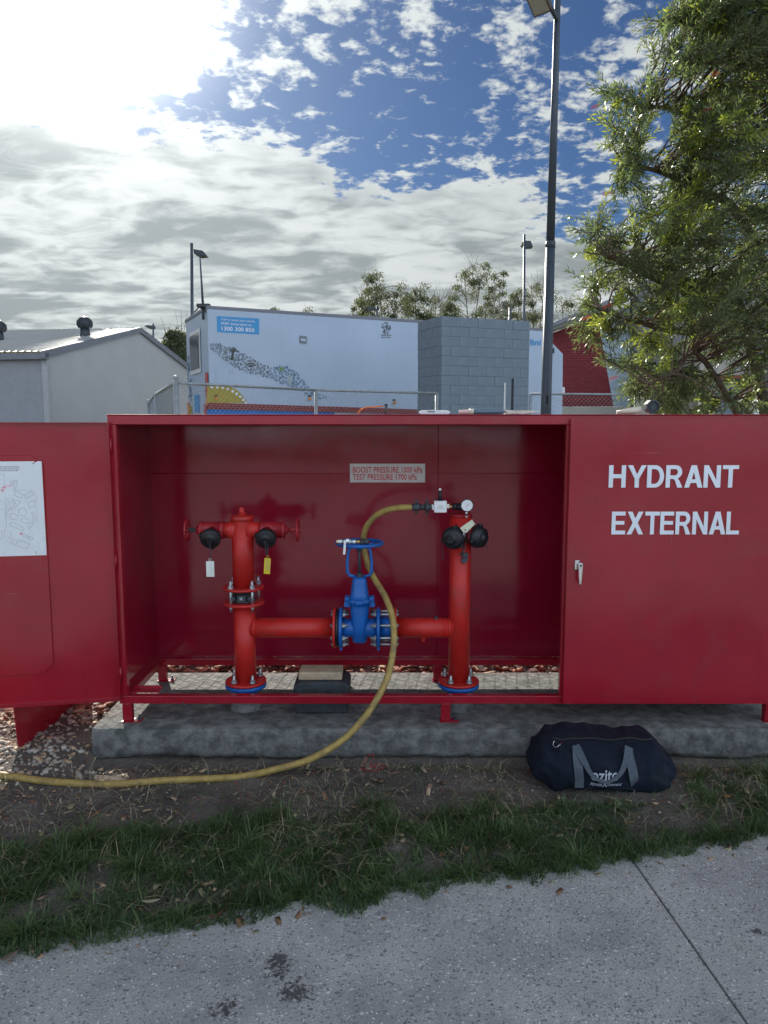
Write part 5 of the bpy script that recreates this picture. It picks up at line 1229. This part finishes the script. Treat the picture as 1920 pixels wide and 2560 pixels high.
# ------------------------------------------------------------------ leaves
def leaf_mesh(name, C, T, Nn, L_, Wd_, mat, parent, label=None, bend=.15, folded=True):
    """one narrow pointed leaf per row: base C, direction T, normal Nn"""
    C, T, Nn = map(np.asarray, (C, T, Nn)); n = len(C); S = np.cross(T, Nn); L_ = L_[:, None]; Wd_ = Wd_[:, None]
    a = C; b = C+T*L_*.45+S*Wd_*.5+Nn*L_*bend*.25; c = C+T*L_*.45-S*Wd_*.5+Nn*L_*bend*.25; d = C+T*L_+Nn*L_*bend*-.35
    V = np.stack([a, c, d, b], 1).reshape(-1, 3)
    o0 = np.array(root_loc(parent)) if parent else np.zeros(3); V = V-o0
    me = bpy.data.meshes.new(name); me.vertices.add(4*n); me.vertices.foreach_set('co', V.astype(np.float32).ravel())
    me.loops.add(4*n); me.polygons.add(n); me.loops.foreach_set('vertex_index', np.arange(4*n, dtype=np.int32))
    me.polygons.foreach_set('loop_start', np.arange(0, 4*n, 4, dtype=np.int32)); me.update(calc_edges=True)
    mats = mat if isinstance(mat, list) else [mat]
    for m_ in mats: me.materials.append(m_)
    o = bpy.data.objects.new(name, me); COL.objects.link(o); o.parent = parent; return o
def unit(v): return v/np.maximum(1e-9, np.linalg.norm(v, axis=1, keepdims=True))
rg = np.random.default_rng(5)

# bottlebrush tree
TX, TY = 3.62, 6.7
tree = thing('bottlebrush_tree', 'large leafy bottlebrush tree leaning in from the right behind the cabinet', 'tree', (TX, TY, 0))
prof = [(-260,1800),(0,1740),(60,1705),(110,1660),(170,1670),(215,1655),(300,1665),(400,1665),(480,1655),(520,1640),(600,1620),(650,1590),(700,1550),(760,1525),(830,1525),(900,1575),(940,1575),(1000,1600),(1060,1650)]
def left_x(y):
    for (y0,x0_),(y1,x1_) in zip(prof, prof[1:]):
        if y0 <= y <= y1: return x0_+(x1_-x0_)*(y-y0)/(y1-y0)
    return prof[-1][1]
limbs = []      # each limb: list of points
def limb(pts, r0, r1): c = catmull([Vector(p) for p in pts], 6); limbs.append((c, r0, r1)); return c
tk = limb([(TX,TY,0),(TX+.05,TY,.7),(TX-.02,TY+.1,1.3),(TX+.25,TY,2.0),(TX+.35,TY,2.9),(TX+.2,TY+.1,3.9),(TX+.35,TY,5.0),(TX+.3,TY,6.4)], .12, .025)
main = [limb([tk[12], P(1850,770,6.6), P(1760,740,6.4), P(1640,700,6.1), P(1520,640,5.8)], .055, .010),
        limb([tk[12], P(1850,800,6.5), P(1720,830,6.2), P(1580,800,5.8), P(1500,770,5.7)], .05, .010),
        limb([tk[18], P(1860,560,6.6), P(1760,480,6.4), P(1650,430,6.2), P(1560,410,6.1)], .05, .010),
        limb([tk[24], P(1880,350,6.6), P(1800,260,6.4), P(1680,270,6.2), P(1570,260,6.1)], .045, .010),
        limb([tk[28], P(1870,200,6.6), P(1790,120,6.4), P(1700,60,6.2)], .04, .010),
        limb([tk[10], P(1760,900,6.0), P(1690,930,5.7), P(1620,960,5.6)], .03, .008),
        limb([tk[14], (TX+1.0,TY-.2,2.9), (TX+1.9,TY,3.6), (TX+2.4,TY,4.3)], .05, .012),
        limb([tk[20], (TX+.9,TY-.6,4.0), (TX+1.6,TY-.4,5.0)], .05, .012),
        limb([tk[14], (TX+.2,TY+1.0,3.0), (TX-.5,TY+1.8,3.9)], .045, .012),
        limb([tk[30], (TX-.2,TY+.3,6.0), (TX-.6,TY+.2,7.0)], .03, .01)]
allp = [p for c, _, _ in limbs for p in c[2:]]
tips = []
r5 = random.Random(21)
clump = lambda x, y, s: noise.noise(Vector((x/s, y/s, 3.1)))
while len(tips) < 1060:
    py = r5.uniform(-260, 1045); lx = left_x(py)+45*abs(r5.gauss(0,1)); px = lx + (2280-lx)*r5.random()**1.2
    depth = 5.35+1.9*r5.random(); edge = (px-lx)
    if edge < 120: depth = 5.5+.9*r5.random()
    if py > 900 and px > 1790 and r5.random() < .55: continue
    if clump(px, py, 120) < -.30 and r5.random() < .6: continue
    tips.append((P(px, py, depth), edge))
for (x, y) in ((1498,240),(1512,262),(1540,250),(1575,245),(1560,285),(1500,318),(1525,335),(1560,350),(1515,395),(1545,400),(1530,440),(1522,474),(1548,460),(1560,520),(1432,585),(1450,560),(1475,600),(1440,636),(1470,650),(1510,600),(1545,590),(1430,702),(1455,720),(1490,690),(1440,765),(1432,826),(1455,800),(1480,835),(1425,812),(1610,70),(1640,50),(1618,140),(1650,118),(1690,15),(1530,905),(1545,960),(1560,990),(1600,1010),(1640,1020),(1500,905)):
    for k_ in range(2): tips.append((P(x+38+r5.uniform(-8,18), y+r5.uniform(-10,10), r5.uniform(5.7,6.2)), 0))
twb = MB(); LC, LT, LN, LL, LW_, LK = [], [], [], [], [], []; FC = []
for tip, edge in tips:
    src = min(allp, key=lambda p: (p-tip).length + .35*max(0, p.z-tip.z) + .25*max(0, tip.z-p.z-.8))
    Ls_ = (tip-src).length
    if Ls_ > 1.5: k = src.lerp(tip, .25)
    mid_ = src.lerp(tip, .5)+Vector((r5.uniform(-.1,.1), r5.uniform(-.1,.1), .10*Ls_))
    c = catmull([src, mid_, tip], 5)
    twb.tube(c, [.009*(1-.75*i/(len(c)-1)) for i in range(len(c))], 4)
    fresh = r5.random() < .09
    droop = Vector((0,0,-.25))
    nsub = r5.randint(4, 7)
    for s_ in range(nsub+1):
        f = 1.0 if s_ == nsub else r5.uniform(.42, .95); i_ = min(len(c)-2, int(f*(len(c)-1))); p = c[i_].lerp(c[i_+1], f*(len(c)-1)-i_)
        base_d = (c[-1]-c[-3]).normalized(); out = base_d + Vector((r5.gauss(0,.55), r5.gauss(0,.55), r5.gauss(0,.45)))
        if s_ == nsub: out = base_d
        out.normalize(); sl_ = r5.uniform(.12, .24)
        e = p+out*sl_ + Vector((0,0,.02)); twb.tube([p, p.lerp(e, .5)+Vector((0,0,.008)), e], [.0028,.0022,.0012], 3)
        nl = int(sl_/.0105)
        kind = 2 if (fresh or (s_ == nsub and r5.random() < .10)) else (1 if r5.random() < .55 else 0)
        u_ = out.orthogonal().normalized(); v_ = out.cross(u_)
        for q in range(nl):
            t = (q+.5)/nl; a_ = q*2.4; rad = u_*math.cos(a_)+v_*math.sin(a_); d = (out*(.38+.55*t)+rad*(1.0-.35*t)+Vector((0,0,r5.gauss(0,.12)))).normalized()
            nn_ = d.cross(rad.cross(d)).normalized() if False else rad
            LC.append(tuple(p.lerp(e, t))); LT.append(tuple(d)); nn_ = (rad - d*rad.dot(d)); nn_ = nn_.normalized() if nn_.length > .01 else u_
            LN.append(tuple(nn_)); LL.append(r5.uniform(.045,.070)*(.8 if t > .9 else 1)); LW_.append(r5.uniform(.0095,.0140)); LK.append(kind)
        if r5.random() < .022: FC.append((p.lerp(e, .6), out))
LC, LT, LN, LL, LW_, LK = map(np.array, (LC, LT, LN, LL, LW_, LK)); print('leaves', len(LC))
leaf_mesh('foliage', LC[LK==0], LT[LK==0], LN[LK==0], LL[LK==0], LW_[LK==0], M_leafd, tree)
leaf_mesh('foliage', LC[LK==1], LT[LK==1], LN[LK==1], LL[LK==1], LW_[LK==1], M_leafm, tree)
leaf_mesh('fresh_foliage', LC[LK==2], LT[LK==2], LN[LK==2], LL[LK==2]*1.1, LW_[LK==2]*1.15, M_leafl, tree)
fs_ = [P(1528,480,5.7), P(1545,940,5.5), P(1478,790,5.6), P(1500,262,5.9), P(1800,180,5.6), P(1780,270,5.6), P(1530,760,5.6)]
FC = FC[:14] + [(p, Vector((-.8,-.2,-.3)).normalized()) for p in fs_]
for p, d in FC:
    b_ = MB(); u_ = d.orthogonal().normalized(); v_ = d.cross(u_)
    for q in range(90):
        a_ = q*2.4; c = p+d*(q/90*.075); rad = u_*math.cos(a_)+v_*math.sin(a_)+d*.35; s_ = d*.0009; b_.add([c-s_, c+s_, c+rad*.019+s_*.5], [(0,1,2)])
    obj('flower', b_, M_brush, tree)
obj('twigs', twb, M_twig, tree, kind='stuff')
for i_, (c, r0, r1) in enumerate(limbs):
    n_ = len(c); obj('trunk' if i_ == 0 else 'limb', MB().tube(c, [r0+(r1-r0)*k/(n_-1) for k in range(n_)], 10 if i_ == 0 else 7), M_bark, tree)

# gum trees far off
def gum(px, ytop, wpx, Y, label, ybase=1060, dens=1.0, bare=0.0, seed=1):
    r_ = random.Random(seed); base = P(px, ybase, Y); base.z = 0; top = P(px, ytop, Y).z; half = wpx/2/FPX*Y
    t = thing('gum_tree', label, 'tree', base, 'gum trees on the skyline')
    tb_ = MB(); low = top*.60; sp_ = []
    nst = 3 if wpx > 70 else 2
    for k in range(nst):
        a_ = (k-(nst-1)/2)*.5; c = catmull([base, base+Vector((a_*half*.3, 0, low*.7)), base+Vector((a_*half*.9, r_.uniform(-1,1)*half*.5, top*.72)), base+Vector((a_*half*1.3+r_.uniform(-.2,.2)*half, r_.uniform(-.5,.5)*half, top*(.98-.06*k)))], 5)
        tb_.tube(c, [.13*(1-.8*i/(len(c)-1)) for i in range(len(c))], 6); sp_ += c[6:]
    C_, T_, N_, L2, W2 = [], [], [], [], []
    ncl = int((46 if wpx > 85 else 32 if wpx > 60 else 18)*(1-.4*bare))
    for k in range(ncl):
        z_ = low+(top-low)*(.15+.85*r_.random()**.8); wz = half*(.45+.85*math.sin(math.pi*min(1, (z_-low)/(top-low)*.9+.08)))
        c = base+Vector((r_.uniform(-1,1)*wz, r_.uniform(-1,1)*wz, z_)); s = min(sp_, key=lambda q: (q-c).length+max(0, q.z-c.z)*1.5)
        tb_.tube(catmull([s, s.lerp(c, .5)+Vector((0,0,.15)), c+Vector((0,0,.2))], 3), [.04,.037,.034,.03,.026,.022,.02][:7], 4)
        if r_.random() < bare+.06: 
            for _ in range(4): tb_.cyl(c, c+Vector((r_.gauss(0,.5), r_.gauss(0,.3), r_.uniform(.5,1.6))), .02, 4, .006)
            continue
        cr_ = r_.uniform(.34, .78)*(1 if wpx > 60 else .8)*Y/58
        for q in range(int(115*dens)):
            v = Vector((r_.gauss(0,1), r_.gauss(0,1), r_.gauss(0,1))).normalized()*(r_.random()**.42); p = c+Vector((v.x*cr_, v.y*cr_, v.z*cr_*.72+.12*cr_))
            C_.append(tuple(p)); d = Vector((r_.gauss(0,.6), r_.gauss(0,.6), r_.gauss(-.5,.6))).normalized(); T_.append(tuple(d)); n_ = d.orthogonal().normalized(); n_.rotate(Matrix.Rotation(r_.random()*6.28, 3, d)) ; N_.append(tuple(n_)); L2.append(r_.uniform(.16,.30)); W2.append(r_.uniform(.05,.09))
    if C_: leaf_mesh('crown', np.array(C_), np.array(T_), np.array(N_), np.array(L2), np.array(W2), M_eleaf, t)
    obj('trunk', tb_, M_euc, t)
Yg = 58
for i_, (px, yt, wp, dens, bare, lab) in enumerate([
    (955, 690, 105, 1, .05, 'tall gum tree, leftmost of the dense ones above the trailer roof'),
    (1042, 728, 78, 1, .05, 'rounded gum tree just left of the bare thin tree'),
    (1093, 720, 46, .6, .75, 'thin nearly bare gum tree between two leafy gum trees'),
    (1128, 752, 48, 1, .1, 'small low gum tree above the left corner of the block wall'),
    (1188, 668, 98, 1, .06, 'tallest gum tree, spreading above the middle of the block wall'),
    (1238, 678, 56, .8, .2, 'narrow upright gum tree right of the tallest gum tree'),
    (1290, 728, 76, 1.2, .05, 'dense dark gum tree behind the slim light pole with angled head'),
    (1338, 700, 70, .7, .4, 'sparse gum tree with bare twigs left of the tall dark light pole'),
    (1425, 756, 76, .8, .2, 'low gum tree over the sloped roof of the brick building'),
    (900, 752, 40, .9, .1, 'small gum tree, lowest at the left end of the row above the trailer')]):
    gum(px, yt, wp, Yg+rnd.uniform(-5, 8), lab, dens=dens, bare=bare, seed=30+i_)
gum(448, 838, 90, 34, 'yellow green gum tree between the shed roof and the trailer', dens=1.2, seed=50)
gum(690, 771, 52, 60, 'treetop just showing over the trailer roof, the wider one', dens=.8, seed=51)
gum(775, 778, 36, 60, 'treetop just showing over the trailer roof, the small one', dens=.8, seed=52)

# ------------------------------------------------------------------ grass
def blades(n, sampler, mats, lmin, lmax, wmin, wmax, name, label_, lean=.9):
    P0 = sampler(n); n = len(P0); k = rg.random(n)
    ang_ = rg.random(n)*6.283; le = rg.normal(lean, .35, n).clip(.15, 2.0)
    Lh = (lmin+(lmax-lmin)*rg.random(n)**1.7)*P0[:, 3]; W_ = wmin+(wmax-wmin)*rg.random(n)
    dx, dy = np.cos(ang_), np.sin(ang_); sx, sy = -dy, dx
    out = []
    for t, wv in ((0, 1), (.4, .9), (.75, .6), (1, 0.0)):
        bend = le*t*t; hx_ = Lh*(t*.35*le+bend*.5)*.8; hz_ = Lh*(t-.42*le*t*t)
        cx_, cy_, cz_ = P0[:,0]+dx*hx_, P0[:,1]+dy*hx_, P0[:,2]+hz_
        if wv > 0: out.append(np.stack([cx_-sx*W_*wv/2, cy_-sy*W_*wv/2, cz_], 1)); out.append(np.stack([cx_+sx*W_*wv/2, cy_+sy*W_*wv/2, cz_], 1))
        else: out.append(np.stack([cx_, cy_, cz_], 1))
    V = np.stack(out, 1).reshape(-1, 3); me = bpy.data.meshes.new(name); me.vertices.add(7*n); me.vertices.foreach_set('co', V.astype(np.float32).ravel())
    base = (np.arange(n)*7)[:, None]; q = np.concatenate([base+np.array([0,1,3,2]), base+np.array([2,3,5,4]), base+np.array([4,5,6])], 1).ravel()
    me.loops.add(11*n); me.polygons.add(3*n); me.loops.foreach_set('vertex_index', q.astype(np.int32))
    ls = (np.arange(n)*11)[:, None]+np.array([0,4,8]); me.polygons.foreach_set('loop_start', ls.ravel().astype(np.int32)); me.update(calc_edges=True)
    for m_ in mats: me.materials.append(m_)
    me.polygons.foreach_set('material_index', np.repeat((rg.random(n) < .32).astype(np.int32), 3) if len(mats) > 1 else np.zeros(3*n, np.int32))
    o = bpy.data.objects.new(name, me); COL.objects.link(o); o['kind'] = 'stuff'; tag(o, label_, 'grass'); return o
def nz2(x, y, s, z=0): return noise.noise(Vector((x*s, y*s, z)))
tufts = []
def samp(kind):
    def f(n):
        out = []
        while len(out) < n:
            x = rg.uniform(-3.6, 4.6); e = edge_y(x)+wob(x); d = rg.uniform(-.16, 1.25); y = e+d
            if y > 3.52 and x > -1.5: continue
            if d < -.05-.09*nz2(x, 0, 5, 31)-.05*nz2(x, 0, 17, 7): continue
            if BX0-.05 < x < BX1+.03 and y > BY0-.07 and rg.random() < .93: continue
            if kind == 'long':
                top_ = .47+.16*nz2(x, 0, 1.3, 2)+.10*nz2(x, 0, 4, 5)
                if x < -.6: top_ += .14
                if d > top_: continue
                dn = .50+1.2*nz2(x, y, 3.2)+.8*nz2(x, y, 9, 3)-.25*max(0,d-.3)
                if d < .08: dn = max(dn, .8)
                if rg.random() > dn: continue
                sc_ = .75+.8*max(0, nz2(x, y, 2.6, 9))+.25*rg.random()-.35*max(0, d-.3)
                out.append((x, y, soil_z(x, y) if d > .05 else .0, sc_))
            elif kind == 'tuft':
                if not tufts or rg.random() < .02:
                    e2 = edge_y(x)+wob(x); tufts.append((x, e2+rg.uniform(-.04, .55+.2*nz2(x, 0, 1.3, 2)), .6+.6*rg.random()))
                k_ = tufts[-1]; x = k_[0]+rg.normal(0, .016); y = k_[1]+rg.normal(0, .016)
                if BX0-.1 < x < BX1+.1 and y > BY0-.12: continue
                d = y-edge_y(x); out.append((x, y, soil_z(x, y) if d > .05 else 0., k_[2]))
            elif kind == 'short':
                dn = .34+.8*nz2(x, y, 3.0, 4)-.35*max(0, d-.5)
                if rg.random() > dn: continue
                out.append((x, y, soil_z(x, y), .8))
            else:
                if rg.random() > .4+.8*nz2(x, y, 2.2, 14): continue
                out.append((x, y, soil_z(x, y)+.004, 1))
        return np.array(out)
    return f
blades(52000, samp('long'), [M_grassd, M_grassl], .020, .080, .0020, .0044, 'grass', 'rough green grass growing over the edge of the concrete path', 1.15)
blades(15000, samp('tuft'), [M_grassl, M_grassd], .06, .150, .0024, .0050, 'grass_tufts', 'longer pale grass tufts spraying out along the path edge', 1.4)
blades(14000, samp('short'), [M_grassd, M_grassl], .012, .045, .0018, .0034, 'short_grass', 'short sparse grass scattered over the bare soil', .9)
blades(4200, samp('straw'), [M_straw], .03, .14, .0014, .0026, 'dry_straw', 'dry straw and dead grass stems lying on the soil', 1.9)

# ------------------------------------------------------------------ stones and chips
ico = None
def lumps(n, sampler, mats, name, label_, smin, smax, flat=.55, cat='gravel'):
    """irregular eight cornered lumps, joined"""
    D = sampler(n); n = len(D)
    c = np.array([[x, y, z] for x in (-1,1) for y in (-1,1) for z in (-1,1)], float)
    F = np.array([[0,1,3,2],[4,6,7,5],[0,4,5,1],[2,3,7,6],[0,2,6,4],[1,5,7,3]])
    s = (smin+(smax-smin)*rg.random(n)**2.2)*D[:,3]; V = c[None]*(.62+.5*rg.random((n,8,3))); asp = np.stack([.7+1.3*rg.random(n), .6+.5*rg.random(n), flat*(.6+.7*rg.random(n))], 1)
    V = V*asp[:,None,:]*s[:,None,None]*.6; a_ = rg.random(n)*6.283; b_ = rg.normal(0,.35,n)
    ca, sa, cb2, sb2 = np.cos(a_)[:,None], np.sin(a_)[:,None], np.cos(b_)[:,None], np.sin(b_)[:,None]
    x, y, z = V[...,0], V[...,1], V[...,2]; x, z = x*cb2-z*sb2, x*sb2+z*cb2; x, y = x*ca-y*sa, x*sa+y*ca
    V = np.stack([x, y, z], -1)+D[:,None,:3]; me = bpy.data.meshes.new(name); me.vertices.add(8*n); me.vertices.foreach_set('co', V.astype(np.float32).ravel())
    q = ((np.arange(n)*8)[:,None,None]+F[None]).ravel(); me.loops.add(24*n); me.polygons.add(6*n); me.loops.foreach_set('vertex_index', q.astype(np.int32)); me.polygons.foreach_set('loop_start', np.arange(0, 24*n, 4, dtype=np.int32)); me.update(calc_edges=True)
    for m_ in mats: me.materials.append(m_)
    me.polygons.foreach_set('material_index', np.repeat(rg.integers(0, len(mats), n), 6).astype(np.int32))
    o = bpy.data.objects.new(name, me); COL.objects.link(o); o['kind'] = 'stuff'; tag(o, label_, cat); return o
def s_mulch(n):
    out = []
    while len(out) < n:
        x, y = rg.uniform(-3.6, 3.2), rg.uniform(3.9, 6.3)
        if SX0-.02 < x < SX1+.02 and y < SY1+.005: continue
        if x < -1.48 and y < 4.1+.3*nz2(x, y, 3): continue
        out.append((x, y, soil_z(x, y)+.012*rg.random()+(.05*max(0, nz2(x, y, 2.4, 3)) if y > 4.5 else 0), 1))
    return np.array(out)
def s_grav(n):
    out = []
    while len(out) < n:
        x, y = rg.uniform(-4.0, -1.0), rg.uniform(2.7, 4.5); d = max(0, x+1.95-.5*max(0, y-3.7))
        if x > SX0-.01 and y > SY0-.03: continue
        if rg.random() > .75-1.5*d+.6*nz2(x, y, 4): continue
        if y < 3.30 and rg.random() < .80: continue
        out.append((x, y, soil_z(x, y)+.003, 1))
    return np.array(out)
def s_scat(n):
    out = []
    while len(out) < n:
        x, y = rg.uniform(-2.6, 3.2), rg.uniform(2.7, 3.52)
        if rg.random() > .35+.6*nz2(x, y, 3, 20): continue
        out.append((x, y, soil_z(x, y)+.001, .8))
    return np.array(out)
M_ston2 = mk('pale_gravel_stone', (.42,.39,.34), .8, var=.3, vs=14)
lumps(15000, s_mulch, [M_mulch, M_mulch, M_mulch2, mk('dark_mulch', (.10,.05,.04), .9, var=.4)], 'bark_mulch', 'reddish bark mulch behind the concrete plinth and under the low fence', .014, .055, .3, 'mulch')
lumps(6000, s_grav, [M_stone, M_ston2, M_mulch2], 'gravel', 'loose gravel and chips on the ground at the left of the plinth', .006, .026, .6)
def s_lit(n):
    out = []
    while len(out) < n:
        x = rg.uniform(-3.2, 3.6); d = rg.uniform(-.5, 1.2); y = edge_y(x)+d
        if y > 3.5 or (d < -.12 and rg.random() > .03): continue
        if BX0-.05 < x < BX1+.05 and y > BY0-.03: continue
        out.append((x, y, (soil_z(x, y) if d > .05 else 0)+.003+.012*rg.random()*(d > 0), 1))
    return np.array(out)
lumps(1300, s_lit, [M_dryleaf, M_straw, M_mulch2], 'leaf_litter', 'small dry leaf and bark fragments on the soil, grass and path edge', .006, .022, .10, 'litter')
lumps(5200, s_scat, [M_stone, M_mulch, M_soil], 'soil_crumbs', 'small clods and crumbs scattered over the bare soil', .003, .011, .6, 'soil')

# a few single things lying about
def dry(px, py, name, label, L_, Wd_, rot, mat, curl=.3, z=None):
    g = G(px, py, 0); z = soil_z(g.x, g.y)+.012 if z is None else z; b_ = MB(); vs = []; n_ = 8
    for i in range(n_+1):
        t = i/n_; w_ = Wd_*math.sin(math.pi*min(1, t*.92+.06)); zz = curl*L_*(t-.5)**2; 
        for s_ in (-1, 0, 1): vs.append((L_*(t-.5), w_*s_/2, zz+abs(s_)*w_*.18))
    b_.add(vs, [(3*i+k, 3*i+k+1, 3*i+k+4, 3*i+k+3) for i in range(n_) for k in (0,1)], True)
    b_.xf(Matrix.Translation((g.x, g.y, z)) @ Matrix.Rotation(rot, 4, 'Z')); o = obj(name, b_, mat, None, origin=(g.x, g.y, z)); sm_ = o.modifiers.new('t', 'SOLIDIFY'); sm_.thickness = .0012; tag(o, label, 'leaf')
dry(378, 2108, 'dry_leaf', 'reddish dry leaf lying in the grass at the left', .05, .024, .9, mk('red_dry_leaf', (.30,.09,.05), .7))
dry(1718, 1956, 'dry_leaf', 'curled brown dry leaf on the dirt just right of the black bag', .06, .03, 2.4, M_dryleaf, .9)
dry(1816, 2002, 'dry_leaf', 'flat orange brown dry leaf at the grass edge right of the bag', .042, .03, .3, mk('orange_dry_leaf', (.33,.14,.06), .7))
dry(26, 2404, 'dry_leaf', 'grey brown dry leaf on the path at the far left', .055, .03, 1.0, mk('grey_dry_leaf', (.20,.15,.12), .8), .5, .014)
dry(380, 2288, 'dry_leaf', 'pale narrow dry leaf resting on the long grass at the path edge', .06, .016, .2, mk('pale_dry_leaf', (.36,.33,.22), .7), .4, .05)
def thread(pxs, name, label, zoff=.006, mat=M_redthread, r_=.0016):
    pts_ = [];
    for x, y in pxs: g = G(x, y, 0); pts_.append((g.x, g.y, max(.003, soil_z(g.x, g.y))+zoff*(1+math.sin(x*.7))))
    o = obj(name, MB().tube(catmull(pts_, 6), r_, 5), mat, None, origin=pts_[0]); tag(o, label, 'string')
thread([(903,1930),(918,1905),(935,1900),(925,1925),(948,1912),(960,1925),(930,1935),(905,1925),(940,1918),(972,1926)], 'red_string', 'tangled red string on the soil in front of the plinth', .012)
thread([(490,2308),(515,2300),(540,2296),(560,2280),(575,2262)], 'red_string', 'thin red string lying across the path edge grass', .004)
wv_ = [(P(1508/1659*0+455+i*7, 1757+j, 3.60)) for i, j in ((0,-2),(1,4),(2,10),(3,14),(2.4,18))]
o_ = obj('loose_wire', MB().tube(catmull(wv_, 5), .003, 5), M_castgrey, None, origin=wv_[0]); tag(o_, 'short dark wire end hanging under the front rail near the left leg', 'wire')
